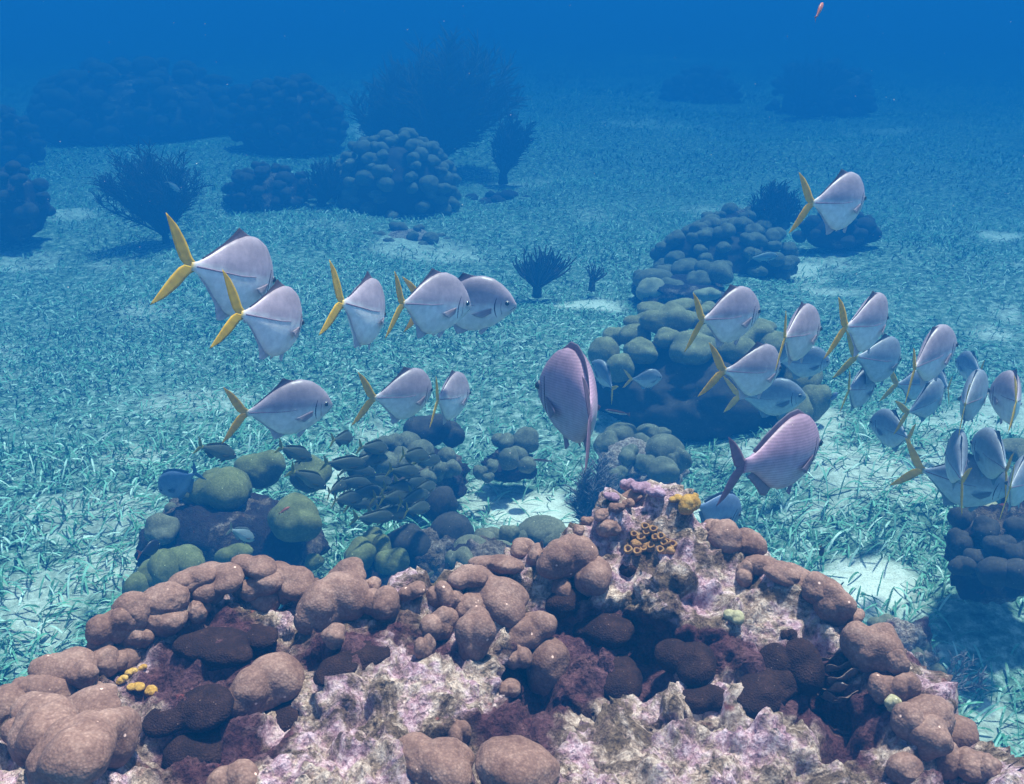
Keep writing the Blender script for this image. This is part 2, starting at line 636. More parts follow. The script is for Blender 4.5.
def poly_sd(x, y, pg):
    inside = np.zeros(len(x), bool)
    dist = np.full(len(x), 1e9)
    n = len(pg)
    for i in range(n):
        a_, b_ = pg[i], pg[(i + 1) % n]
        e = b_ - a_
        t = np.clip(((x - a_[0]) * e[0] + (y - a_[1]) * e[1]) / (e @ e), 0, 1)
        dist = np.minimum(dist, np.hypot(x - a_[0] - t * e[0], y - a_[1] - t * e[1]))
        cond = (a_[1] > y) != (b_[1] > y)
        with np.errstate(divide='ignore', invalid='ignore'):
            xi = (b_[0] - a_[0]) * (y - a_[1]) / (b_[1] - a_[1]) + a_[0]
        inside ^= cond & (x < xi)
    return np.where(inside, -dist, dist)


st = 0.0046
gx = np.arange(-1.6, 1.6, st)
gy = np.arange(-0.1, 2.0, st)
GX, GY = np.meshgrid(gx, gy)
mx, my = GX.ravel(), GY.ravel()
sd = poly_sd(mx, my, poly)
zt = np.clip(tps(mx, my), 0.3, 1.5)
for hx, hy, hr, hd in [((600, 655), 0, 0.10, 0.039), ((690, 645), 0, 0.07, 0.030), ((205, 690), 0, 0.11, 0.010), ((545, 725), 0, 0.07, 0.030), ((785, 675), 0, 0.07, 0.027), ((300, 735), 0, 0.06, 0.027),
                       ((440, 690), 0, 0.04, 0.015), ((660, 720), 0, 0.05, -0.015), ((350, 740), 0, 0.06, -0.015), ((660, 560), 0, 0.08, -0.018), ((250, 620), 0, 0.05, 0.015), ((820, 740), 0, 0.05, 0.021)]:
    q_ = P(hx[0], hx[1], 1.42)
    g_ = np.hypot(mx - q_.x, (my - q_.y) * 1.15) / hr
    zt = zt - hd / (1 + np.exp((g_ - 1.0) * 7))
dd = np.clip(sd + 0.005, 0, None)
mz = zt - (1.0 * dd + 3.2 * dd ** 1.6)
mz = np.maximum(mz, -0.12)
dzy, dzx = np.gradient(mz.reshape(GX.shape), st)
nrm = np.stack([-dzx.ravel(), -dzy.ravel(), np.ones(len(mx))], 1)
nrm /= np.linalg.norm(nrm, axis=1)[:, None]
pos = np.stack([mx, my, mz], 1)
n1 = fbm(pos * 5.5, 4, 41)
n2 = np.abs(fbm(pos * 13 + 3, 4, 51))
n3 = fbm(pos * 38, 4, 61, 0.6)
n4 = fbm(pos * 110, 2, 71)
pit = np.clip(-(fbm(pos * 12 + 7.7, 2, 81) + 0.30), 0, 0.5)
disp = 0.028 * n1 + 0.034 * (n2 - 0.35) + 0.011 * (np.abs(n3) - 0.3) + 0.003 * n4 - 0.10 * pit
calm = np.clip(1.0 - sd / 0.3, 0.15, 1.0)
pos = pos + nrm * (disp * calm)[:, None]
idx = np.arange(len(mx)).reshape(GX.shape)
quads = np.stack([idx[:-1, :-1], idx[:-1, 1:], idx[1:, 1:], idx[1:, :-1]], -1).reshape(-1, 4)
keep = (mz.ravel()[quads] > -0.11).any(1)
quads = quads[keep]
used = np.unique(quads)
remap = np.full(len(mx), -1)
remap[used] = np.arange(len(used))
MOUND_LOC = Vector((0, 1.0, 0))
me = mesh_np('reef_rock', pos[used] - np.array(MOUND_LOC), remap[quads])
mound = thing('reef_mound', 'large encrusted reef mound in front, pink and cream rock rimmed by brown coral lobes', 'coral reef', MOUND_LOC)
CR = np.full(len(used), 0.46)  # rock tone: dark crust plus painted shade in the hollows, paler on lit zones
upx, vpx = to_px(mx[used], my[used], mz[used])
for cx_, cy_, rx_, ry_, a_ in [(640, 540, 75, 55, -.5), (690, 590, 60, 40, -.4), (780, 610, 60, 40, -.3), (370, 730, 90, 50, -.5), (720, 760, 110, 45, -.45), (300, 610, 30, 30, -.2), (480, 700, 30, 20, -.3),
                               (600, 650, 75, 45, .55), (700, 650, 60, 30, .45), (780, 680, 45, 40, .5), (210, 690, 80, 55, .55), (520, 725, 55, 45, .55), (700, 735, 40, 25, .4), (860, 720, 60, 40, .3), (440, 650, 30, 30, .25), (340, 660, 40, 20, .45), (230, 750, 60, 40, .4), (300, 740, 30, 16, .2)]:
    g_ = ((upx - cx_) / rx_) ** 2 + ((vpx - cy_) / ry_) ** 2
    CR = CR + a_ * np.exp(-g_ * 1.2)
a = me.attributes.new('crust_shade', 'FLOAT', 'POINT')
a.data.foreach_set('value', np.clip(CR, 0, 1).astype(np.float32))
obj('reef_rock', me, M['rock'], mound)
bvh = BVHTree.FromPolygons([Vector(v) for v in pos[used]], [list(map(int, q)) for q in remap[quads]])
FOOT.append((0.0, 0.8, 0.9))


def hit(px, py, default=1.45):
    r = ray(px, py)
    h = bvh.ray_cast(Vector((0, 0, CAM_Z)), r)
    if h[0] is None or h[3] > 2.2:
        return P(px, py, default), default
    return h[0], h[3]


ridge_d = sorted([(t[0], t[2]) for t in top_pts[:18]])
BROWN = [(115, 627, 20, 22), (132, 612, 18, 18), (163, 600, 25, 14), (162, 622, 25, 19), (196, 614, 10, 14), (210, 592, 20, 16), (190, 582, 22, 12), (225, 576, 27, 14), (172, 590, 20, 12),
         (258, 569, 23, 14), (264, 586, 22, 18), (293, 581, 27, 17), (131, 640, 18, 14), (128, 656, 16, 12), (118, 662, 14, 12), (103, 662, 16, 14), (85, 679, 15, 13), (62, 668, 28, 13),
         (48, 692, 25, 16), (10, 708, 20, 20), (88, 698, 20, 10), (40, 738, 36, 30, 'k'), (72, 714, 38, 15, 'k'), (100, 742, 28, 34, 'k'), (66, 762, 46, 32, 'k'), (38, 715, 24, 14), (263, 688, 31, 28, 'k'), (238, 777, 24, 16),
         (331, 606, 30, 32), (350, 579, 22, 14), (354, 597, 20, 20), (384, 606, 21, 20), (430, 764, 36, 28), (456, 738, 12, 20), (518, 770, 40, 24),
         (490, 594, 34, 21, 'k'), (500, 565, 30, 13), (520, 549, 14, 10), (534, 557, 10, 14), (477, 604, 22, 14), (482, 612, 14, 11), (443, 596, 14, 17), (468, 576, 20, 13),
         (440, 626, 18, 20, 'k'), (425, 650, 10, 16), (474, 643, 21, 27), (530, 634, 23, 20, 'k'), (548, 667, 20, 28), (518, 655, 14, 16), (565, 559, 26, 24), (590, 580, 22, 22),
         (412, 592, 14, 8), (588, 522, 8, 7), (601, 516, 9, 7), (617, 508, 9, 6), (607, 529, 12, 10), (633, 498, 14, 6), (628, 503, 7, 5), (578, 532, 8, 7),
         (722, 537, 20, 15), (746, 545, 17, 14), (712, 529, 12, 9), (745, 573, 12, 14), (762, 566, 18, 10), (790, 577, 27, 12), (818, 592, 22, 16), (833, 610, 19, 23),
         (851, 618, 14, 10), (868, 650, 25, 30), (882, 690, 14, 18), (902, 690, 13, 17), (925, 716, 24, 17), (955, 737, 21, 18), (925, 743, 20, 20), (908, 722, 14, 18),
         (946, 762, 17, 22), (971, 769, 18, 16), (986, 768, 10, 12), (905, 770, 16, 14), (30, 725, 18, 16), (508, 690, 14, 12),
         (148, 618, 11, 10), (182, 600, 11, 9), (205, 607, 9, 10), (240, 590, 12, 12), (145, 640, 10, 10), (100, 645, 9, 9), (312, 590, 10, 12), (372, 590, 10, 10), (335, 640, 14, 12),
         (508, 610, 12, 12), (455, 600, 10, 10), (560, 590, 12, 12), (895, 665, 10, 14), (940, 715, 12, 12), (20, 690, 12, 9), (284, 594, 15, 13), (266, 601, 15, 12)]
for it in BROWN:
    px, py, rx, ry = it[:4]
    kd = 'knobby' if (len(it) > 4 or random.random() < 0.55) else 'smooth'
    p, d = hit(px, py + ry * 0.35, np.interp(px, [a_[0] for a_ in ridge_d], [a_[1] for a_ in ridge_d]))
    r = ray(px, py)
    d = min(d, 1.75)
    c = P(px, py, d - 0.05 * rx * d / F)
    q = d / F
    ly = 0.55 * (rx + ry) * q
    put_lobe(mound, c, rx * q * 1.12, ly * 1.1, ry * q * 1.18, 'brown', kd, True, tilt=0.35)
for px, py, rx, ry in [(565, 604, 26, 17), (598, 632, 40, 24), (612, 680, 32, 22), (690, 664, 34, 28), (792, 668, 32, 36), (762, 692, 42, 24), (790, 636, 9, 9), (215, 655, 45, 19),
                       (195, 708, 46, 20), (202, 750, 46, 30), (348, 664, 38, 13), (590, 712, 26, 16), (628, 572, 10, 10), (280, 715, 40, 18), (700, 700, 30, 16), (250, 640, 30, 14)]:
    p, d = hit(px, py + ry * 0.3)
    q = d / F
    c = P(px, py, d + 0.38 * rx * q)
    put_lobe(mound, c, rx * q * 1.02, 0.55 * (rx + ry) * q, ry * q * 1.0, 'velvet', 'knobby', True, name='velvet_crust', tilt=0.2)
for px, py, rx, ry, m in [(642, 488, 12, 7, 'lilac'), (628, 486, 8, 8, 'lilac'), (655, 493, 9, 6, 'lilac'), (612, 497, 8, 5, 'lilac'), (893, 706, 8, 8, 'paleknob'), (735, 617, 10, 8, 'paleknob')]:
    p, d = hit(px, py + ry * 0.5, 1.6)
    q = d / F
    put_lobe(mound, P(px, py, d), rx * q * 1.15, rx * q, ry * q * 1.2, m, 'knobby', True, name='crust_knob')
for px, py, rx, ry in [(687, 506, 12, 13), (676, 499, 7, 5), (693, 498, 6, 6), (130, 672, 6, 4), (137, 686, 8, 4), (122, 680, 5, 4), (150, 692, 7, 5), (142, 668, 4, 3)]:
    p, d = hit(px, py + ry * 0.5, 1.6)
    q = d / F
    put_lobe(mound, P(px, py, d), rx * q * 1.1, rx * q, ry * q * 1.1, 'yellow', 'knobby', True, name='yellow_growth')
# ring-cup coral: a cluster of small tubular cups
RING = None


def ring_mesh():
    V, Q = [], []
    prof = [(0.75, -1.3), (0.95, -0.5), (1.05, 0.2), (0.98, 0.55), (0.78, 0.62), (0.55, 0.45), (0.42, 0.0), (0.36, -0.3)]
    n = 18
    for i in range(n):
        a_ = 2 * math.pi * i / n
        for r_, z_ in prof:
            w_ = 1 + 0.07 * math.sin(3 * a_ + 1)
            V.append((r_ * w_ * math.cos(a_), r_ * w_ * math.sin(a_), z_))
    m_ = len(prof)
    for i in range(n):
        j = (i + 1) % n
        for k_ in range(m_ - 1):
            Q.append((i * m_ + k_, j * m_ + k_, j * m_ + k_ + 1, i * m_ + k_ + 1))
    c_ = len(V)
    V.append((0, 0, -0.35))
    Tt = [(i * m_ + m_ - 1, ((i + 1) % n) * m_ + m_ - 1, c_) for i in range(n)]
    return mesh_np('coral_cup', V, Q, Tt)


for px, py, rx_ in [(641, 543, 10), (652, 546, 12), (664, 550, 9)]:
    p, d = hit(px, py, 1.55)
    q = d / F
    put_lobe(mound, p + Vector((0, 0.004, -0.003)), rx_ * q * 1.1, rx_ * q, rx_ * q * 0.8, 'orange', 'knobby', True, name='cup_coral_base')
rme = ring_mesh()
rme.materials.append(M['orange'])
spots = [(636, 548), (646, 536), (655, 541), (664, 546), (641, 541), (651, 549), (660, 553), (634, 538), (669, 552), (645, 530), (637, 555), (653, 533), (630, 546), (643, 551), (661, 540), (667, 545), (628, 553), (672, 548)]
for px, py in spots:
    p, d = hit(px, py, 1.55)
    q = d / F
    o = obj('coral_cup', rme, None, mound)
    o.location = p + Vector((0, 0, 0.006)) - mound.location
    s_ = q * random.uniform(3.6, 4.6)
    o.scale = (s_, s_ * random.uniform(0.75, 1.0), s_)
    tocam = (Vector((0, 0, CAM_Z)) - p).normalized() + Vector((random.uniform(-.5, .5), random.uniform(-.3, .3), 0.9))
    o.rotation_euler = tocam.to_track_quat('Z', 'Y').to_euler()


def plate_mesh(seed):
    r_ = np.random.default_rng(seed)
    n, m_ = 28, 8
    V, Q = [], []
    for side in (1, -1):
        for j in range(m_):
            for i in range(n):
                a_ = math.pi * (i / (n - 1)) * 1.2 - 0.3
                rr = (j / (m_ - 1)) * (1 + 0.12 * math.sin(4 * a_ + seed))
                z_ = 0.18 * rr * rr + 0.08 * math.sin(5 * a_ + seed) * rr + 0.025 * math.sin(rr * 30) + side * 0.05 * (1.1 - 0.7 * rr)
                V.append((rr * math.cos(a_), rr * math.sin(a_), z_))
    b_ = n * m_
    for s_ in range(2):
        for j in range(m_ - 1):
            for i in range(n - 1):
                q = [s_ * b_ + j * n + i, s_ * b_ + j * n + i + 1, s_ * b_ + (j + 1) * n + i + 1, s_ * b_ + (j + 1) * n + i]
                Q.append(q if s_ == 0 else q[::-1])
    j = m_ - 1
    for i in range(n - 1):
        Q.append([j * n + i, b_ + j * n + i, b_ + j * n + i + 1, j * n + i + 1][::-1])
    return mesh_np('plate_fold', V, Q)


for i_, (px, py, r_) in enumerate([(838, 672, 15), (845, 682, 16), (840, 694, 15), (832, 704, 13), (828, 662, 12), (846, 700, 12), (836, 656, 9)]):
    p, d = hit(px, py)
    q = d / F
    pm = plate_mesh(i_)
    o = obj('plate_fold', pm, M['plate'], mound)
    o.location = p - mound.location + Vector((0, 0.0, 0.004))
    o.scale = (r_ * q, r_ * q, r_ * q)
    o.rotation_euler = (R(random.uniform(35, 60)), R(random.uniform(-15, 15)), R(random.uniform(150, 215)))

# ------------------------------------------------------------------ coral heads on the seabed
coral_head('olive green coral head of big smooth knobs just behind the near mound', 3.75,
           [(228, 489, 32, 27, -.05), (291, 521, 30, 28, -.25), (262, 471, 27, 24, .12), (308, 477, 25, 20, .12), (196, 496, 15, 15, 0), (178, 510, 12, 10, .05, 'grey'), (160, 532, 20, 16, -.1, 'grey'),
            (147, 577, 15, 18, -.25), (165, 572, 16, 22, -.25), (187, 561, 22, 20, -.22), (140, 592, 13, 20, -.25), (233, 557, 17, 11, -.25), (313, 563, 11, 10, -.25), (212, 478, 14, 10, .15)],
           (232, 548, 80, 52), 'green', amp=0.14, depth=0.75)
coral_head('green lobed coral clump with three fused knobs behind the brown mound rim', 3.55,
           [(358, 558, 20, 20, -.08), (380, 549, 15, 18, 0), (393, 565, 18, 22, -.06), (408, 581, 10, 14, -.08), (370, 575, 16, 16, 0), (374, 543, 12, 12, .05)],
           (382, 584, 34, 24), 'green', kind='smooth')
coral_head('pair of dark brown rounded coral domes below the school of dark fish', 3.7,
           [(410, 543, 22, 26, -.05), (437, 508, 17, 20, .1), (452, 534, 22, 21, 0), (432, 560, 20, 20, .0), (398, 575, 16, 18, .05)],
           (432, 560, 38, 32), 'dark')
coral_head('bluish grey knobby coral peeking over the brown lobes at the mound rim', 3.2,
           [(470, 549, 17, 14), (459, 562, 14, 16, -.05), (482, 541, 14, 12, .05), (491, 537, 10, 10, .1), (509, 535, 11, 13, .1), (475, 565, 18, 16), (495, 556, 18, 16, .05), (460, 580, 18, 20)],
           (485, 575, 40, 30), 'grey', kind='smooth')
coral_head('single low teal dome coral beside the white sand patch', 3.4, [(543, 531, 25, 14), (556, 540, 20, 12, -.05), (530, 540, 14, 12)], (545, 548, 26, 14), 'grey')
coral_head('scatter of small grey coral knobs with a dark sponge beneath the two small jacks', 4.35,
           [(392, 444, 14, 11), (409, 443, 14, 11, .05), (429, 432, 26, 22, .1, 'dark'), (451, 436, 14, 17, .1, 'dark'), (400, 458, 13, 11, -.1), (406, 464, 11, 10, -.15), (447, 456, 9, 9, -.1),
            (449, 470, 10, 11, -.2), (438, 474, 9, 11, -.2), (427, 477, 11, 11, -.2), (375, 455, 14, 12), (415, 470, 14, 12, -.15), (385, 470, 16, 14, -.15), (365, 470, 14, 12, -.1), (420, 452, 14, 12)],
           (412, 480, 50, 28), 'grey')
coral_head('small dark coral cluster left of the white sand patch', 4.45,
           [(523, 441, 16, 15), (505, 443, 12, 11), (509, 459, 10, 11, -.15), (527, 465, 9, 8, -.2), (480, 473, 8, 10, -.25), (492, 467, 8, 8, -.2), (516, 455, 12, 12, -.05), (488, 478, 7, 7, -.25)],
           (512, 464, 24, 16), 'grey')
coral_head('rounded grey coral clump behind the peak of the near mound', 4.4,
           [(604, 446, 15, 15), (621, 438, 17, 15, .05), (648, 433, 12, 9, .1), (661, 434, 10, 7, .1), (628, 456, 13, 13, -.1), (664, 452, 20, 18, -.05), (660, 471, 20, 16, -.2), (677, 463, 10, 17, -.1),
            (618, 475, 10, 10, -.25, 'grey', 'knobby'), (640, 446, 14, 12, 0), (645, 465, 12, 14, -.12)],
           (638, 468, 40, 26), 'grey', core_mat='rock_pale')
coral_head('largest olive brown coral head with shaded hollow underside, jacks swimming past it', 5.25,
           [(664, 322, 22, 18, -.1), (635, 336, 16, 12, -.05), (613, 339, 14, 12, 0), (638, 352, 20, 16, -.25), (604, 353, 15, 16, -.15), (680, 308, 22, 10, .15), (690, 320, 18, 12, 0), (706, 312, 15, 10, .15),
            (690, 352, 29, 20, -.3), (712, 336, 18, 13, -.1), (748, 338, 24, 18, -.05), (772, 346, 20, 18, -.1), (800, 382, 22, 22, -.25), (814, 404, 16, 26, -.3), (790, 362, 20, 16, -.1), (735, 350, 20, 14, -.25),
            (655, 312, 18, 9, .15), (640, 322, 16, 9, .05), (665, 340, 16, 12, -.22), (620, 368, 14, 14, -.3), (725, 318, 16, 9, .1), (760, 326, 16, 9, .1), (752, 370, 26, 18, -.35), (790, 412, 18, 20, -.4)],
           (705, 392, 98, 58), 'olive', core_mat='dark', amp=0.16)  # dark core material paints in the shade below the overhanging lobes
coral_head('middling grey coral clump with one pale bleached knob behind the largest head', 6.9,
           [(655, 282, 20, 13), (648, 292, 17, 14, -.15, 'paleknob'), (668, 293, 18, 14, -.12), (686, 269, 15, 10, .15), (712, 273, 17, 14, 0), (704, 297, 14, 8, -.2, 'paleknob'), (640, 280, 10, 10, .1), (695, 283, 14, 12, -.05), (665, 272, 14, 8, .15)],
           (680, 294, 44, 16), 'grey')


def knob_head(label, D, px, py, rx, ry, n, r0, r1, mat, core_mat='rock_far', seed=1):
    """a domed core with small knobs spread over its upper surface"""
    r_ = random.Random(seed)
    c = P(px, py, D)
    s_ = D / F
    base = Vector((c.x, c.y, 0))
    root = thing('coral_head', label, 'coral', base)
    A, B_, C_ = rx * s_, rx * s_ * 0.8, ry * s_
    rock_core(root, c, A * 0.88, B_ * 0.88, C_ * 0.86, core_mat, seed, 0.10)
    FOOT.append((c.x, c.y, A))
    for i in range(n):
        u = 1 - (i + 0.5) / n * 1.25
        a_ = i * 2.39996 + r_.uniform(-.25, .25)
        h = math.sqrt(max(0, 1 - u * u))
        d_ = Vector((h * math.cos(a_), h * math.sin(a_), u))
        wob = 1 + 0.10 * math.sin(3 * a_ + seed) * h
        q = r_.uniform(r0, r1) * s_
        put_lobe(root, c + Vector((d_.x * A, d_.y * B_, d_.z * C_)) * wob, q * 1.1, q * 1.1, q * 0.9, mat, 'knobby' if r_.random() < .5 else 'smooth', False)
    return root


knob_head('wide dark coral patch of many small knobs beside a pale sand pocket', 7.8, 722, 261, 62, 35, 57, 7, 12, 'grey', 'dark', 3)
knob_head('big dome coral with knobby ridged crown on the far seabed', 9.6, 398, 196, 58, 56, 96, 6, 10, 'grey', 'dark', 5)
knob_head('low knobby coral heap between the bushy soft coral and the big dome', 9.7, 270, 199, 40, 29, 33, 6, 10, 'dark', 'rock_far', 7)
knob_head('coral rubble heap at the far left border', 9.3, 10, 207, 34, 35, 23, 6, 11, 'dark', 'rock_far', 9)
knob_head('flat low coral slab right of the big dome coral', 10.3, 498, 206, 30, 10, 15, 6, 9, 'dark', 'rock_far', 12)
knob_head('small rubble mound in front of the big dome coral', 8.6, 408, 242, 36, 13, 15, 5, 9, 'grey', 'rock_pale', 15)
knob_head('hazy coral mound with rounded top on the far left seabed', 13.2, 292, 131, 50, 45, 80, 5, 10, 'dark', 'rock_far', 17)
knob_head('broad hazy reef hump, faintest mass at the upper left', 15.5, 140, 119, 96, 45, 94, 7, 13, 'dark', 'rock_far', 19)
knob_head('hazy dark coral mass by the left border above the rubble', 13.5, 0, 150, 34, 32, 40, 5, 9, 'dark', 'rock_far', 23)
knob_head('faint distant coral mound left of the far pale sand strip', 19.0, 700, 101, 34, 29, 40, 4, 8, 'dark', 'rock_far', 29)
knob_head('faint distant coral mound right of the far pale sand strip', 18.0, 825, 103, 44, 35, 46, 4, 9, 'dark', 'rock_far', 31)
knob_head('low dark coral lump behind the lone jack', 8.6, 838, 233, 34, 16, 18, 6, 10, 'dark', 'rock_far', 37)
knob_head('low pale coral ledge under the dark round sea bush', 8.7, 742, 227, 36, 16, 20, 6, 10, 'grey', 'rock_far', 39)
coral_head('dark coral head at the right border beneath the crowded fish', 3.75,
           [(962, 520, 13, 15, -.1), (958, 545, 12, 15, -.15), (980, 508, 14, 10, .05, 'paleknob', 'knobby'), (984, 532, 14, 14, -.15), (1003, 518, 14, 12, -.05), (1000, 548, 15, 15, -.2), (978, 560, 14, 13, -.2), (962, 566, 12, 12, -.22), (995, 572, 15, 13, -.27), (1018, 574, 15, 13, -.27),
            (1022, 530, 15, 15, -.1), (1022, 556, 15, 15, -.2), (1018, 450, 18, 10, .75, 'grey'), (1032, 462, 18, 14, .6, 'grey'), (1012, 500, 13, 11, 0), (1030, 505, 14, 13, 0), (1026, 490, 16, 12, .15)],
           (1000, 552, 40, 42), 'dark', core_mat='rock_far', depth=1.1)
coral_head('pale fuzzy rubble boulder in the seagrass beside the right mound rim', 3.0,
           [(892, 640, 16, 16, 0, 'paleknob', 'knobby'), (912, 655, 16, 14, -.02, 'grey', 'knobby'), (925, 672, 14, 12, 0, 'grey', 'knobby'), (882, 625, 12, 10, .05, 'grey', 'knobby')],
           (900, 655, 30, 32), 'grey', core_mat='rock_pale', amp=0.3, name='rubble_boulder', cat='rock')

# ------------------------------------------------------------------ soft corals


def tubes(paths, sides=5):
    V, Q = [], []
    for pts, rad in paths:
        base = len(V)
        n = len(pts)
        for i, p in enumerate(pts):
            t = (pts[min(i + 1, n - 1)] - pts[max(i - 1, 0)]).normalized()
            a_ = t.orthogonal().normalized()
            b_ = t.cross(a_)
            for k_ in range(sides):
                an = 2 * math.pi * k_ / sides
                V.append((p + (a_ * math.cos(an) + b_ * math.sin(an)) * rad[i])[:])
        for i in range(n - 1):
            for k_ in range(sides):
                j = (k_ + 1) % sides
                Q.append((base + i * sides + k_, base + i * sides + j, base + (i + 1) * sides + j, base + (i + 1) * sides + k_))
    return V, Q


def soft_coral(name, label, px, py, d, w_px, h_px, mat, n=60, thick=0.012, side=0, seed=1, cat='soft coral', rise=0.75, sway=0.18):
    r_ = random.Random(seed)
    base = P(px, py, d)
    base.z = max(0.0, min(base.z, 0.05))
    W, H = w_px * d / F, h_px * d / F
    root = thing(name, label, cat, base)
    paths = []
    FOOT.append((base.x, base.y, W * 0.3))
    for i in range(n):
        a_ = r_.uniform(0, 2 * math.pi)
        q = r_.random() ** 0.7
        top = Vector((math.cos(a_) * q * W * 0.5, math.sin(a_) * q * W * 0.42, H * (1 - (1 - rise) * q * q) * r_.uniform(0.72, 1.03)))
        top.x += sway * H * r_.uniform(0.5, 1.2)
        top.z *= 1 - 0.25 * r_.random() ** 2
        c1 = Vector((top.x * 0.25 + r_.uniform(-.05, .05) * W, top.y * 0.25, top.z * 0.35))
        c2 = Vector((top.x * 0.85 + r_.uniform(-.14, .14) * W, top.y * 0.85 + r_.uniform(-.14, .14) * W, top.z * 0.7))
        pts, rad = [], []
        m_ = 8
        for k_ in range(m_):
            t = k_ / (m_ - 1)
            p = c1 * (3 * t * (1 - t) ** 2) + c2 * (3 * t * t * (1 - t)) + top * t ** 3
            pts.append(p)
            rad.append(thick * (1.0 - 0.55 * t) * r_.uniform(0.9, 1.1))
        paths.append((pts, rad))
        for s_ in range(side):
            t = r_.uniform(0.25, 1.0)
            k_ = min(int(t * (m_ - 1)), m_ - 2)
            p0 = pts[k_].lerp(pts[k_ + 1], t * (m_ - 1) - k_)
            tg = (pts[k_ + 1] - pts[k_]).normalized()
            o_ = Vector((r_.gauss(0, 1), r_.gauss(0, 1), r_.gauss(0, 1)))
            o_ = (o_ - tg * o_.dot(tg)).normalized()
            ln = H * r_.uniform(0.07, 0.17)
            e = p0 + (tg * 0.8 + o_ * 0.7) * ln
            paths.append(([p0, p0.lerp(e, 0.5) + Vector((0, 0, ln * 0.06)), e], [thick * 0.5, thick * 0.4, thick * 0.2]))
    V, Q = tubes(paths, 4 if side else 5)
    me = mesh_np('branches', V, Q)
    obj('branches', me, M[mat], root)
    V, Q = tubes([([Vector((0, 0, -0.05)), Vector((0, 0, 0.03)), Vector((0.01, 0, H * 0.16))], [thick * 3.5, thick * 3, thick * 1.5])], 9)
    obj('holdfast', mesh_np('holdfast', V, Q), M[mat], root)
    return root


soft_coral('sea_rod_bush', 'dark spiky sea rod bush alone on the open seabed in front of a sand patch', 537, 290, 6.95, 62, 46, 'soft_brown', 95, 0.010, 0, 3)
soft_coral('sea_rod_bush', 'tiny dark sprig of sea rods right of the spiky bush', 592, 284, 7.1, 26, 22, 'soft_brown', 24, 0.007, 3, 4)
soft_coral('sea_plume', 'feathery dark sea plume bush on the far left seabed', 165, 232, 8.7, 100, 84, 'soft_dark', 90, 0.009, 34, 5, sway=-0.1)
soft_coral('sea_plume', 'grey feathery sea plume leaning beside the white sand patch', 589, 522, 3.75, 52, 92, 'soft_grey', 34, 0.005, 44, 6, sway=0.1)
soft_coral('sea_bush', 'dark round sea bush left of the lone jack', 766, 226, 8.7, 50, 48, 'soft_dark', 120, 0.014, 14, 7, rise=0.45)
soft_coral('sea_plume', 'tallest hazy stand of dark sea plumes behind the big dome coral', 430, 178, 11.6, 135, 126, 'soft_brown', 110, 0.020, 36, 8)
soft_coral('sea_plume', 'low dark sea plume thicket at the left foot of the tallest hazy stand', 385, 172, 11.9, 80, 92, 'soft_brown', 70, 0.018, 30, 28)
soft_coral('sea_plume', 'dark narrow sea plume right of the tallest stand', 503, 184, 11.0, 44, 62, 'soft_dark', 50, 0.016, 26, 9)
soft_coral('sea_plume', 'dark sea plume fringe on the left flank of the big dome coral', 322, 206, 9.5, 44, 50, 'soft_dark', 44, 0.014, 16, 10)
soft_coral('sea_plume', 'faint distant sea plume behind the hazy coral mound', 800, 112, 17.0, 60, 50, 'soft_dark', 50, 0.03, 12, 12)
soft_coral('sea_plume', 'thin blue grey sea plume in the seagrass right of the rubble boulder', 950, 655, 3.25, 70, 50, 'soft_grey', 10, 0.003, 30, 14, rise=0.4)

# ------------------------------------------------------------------ seagrass


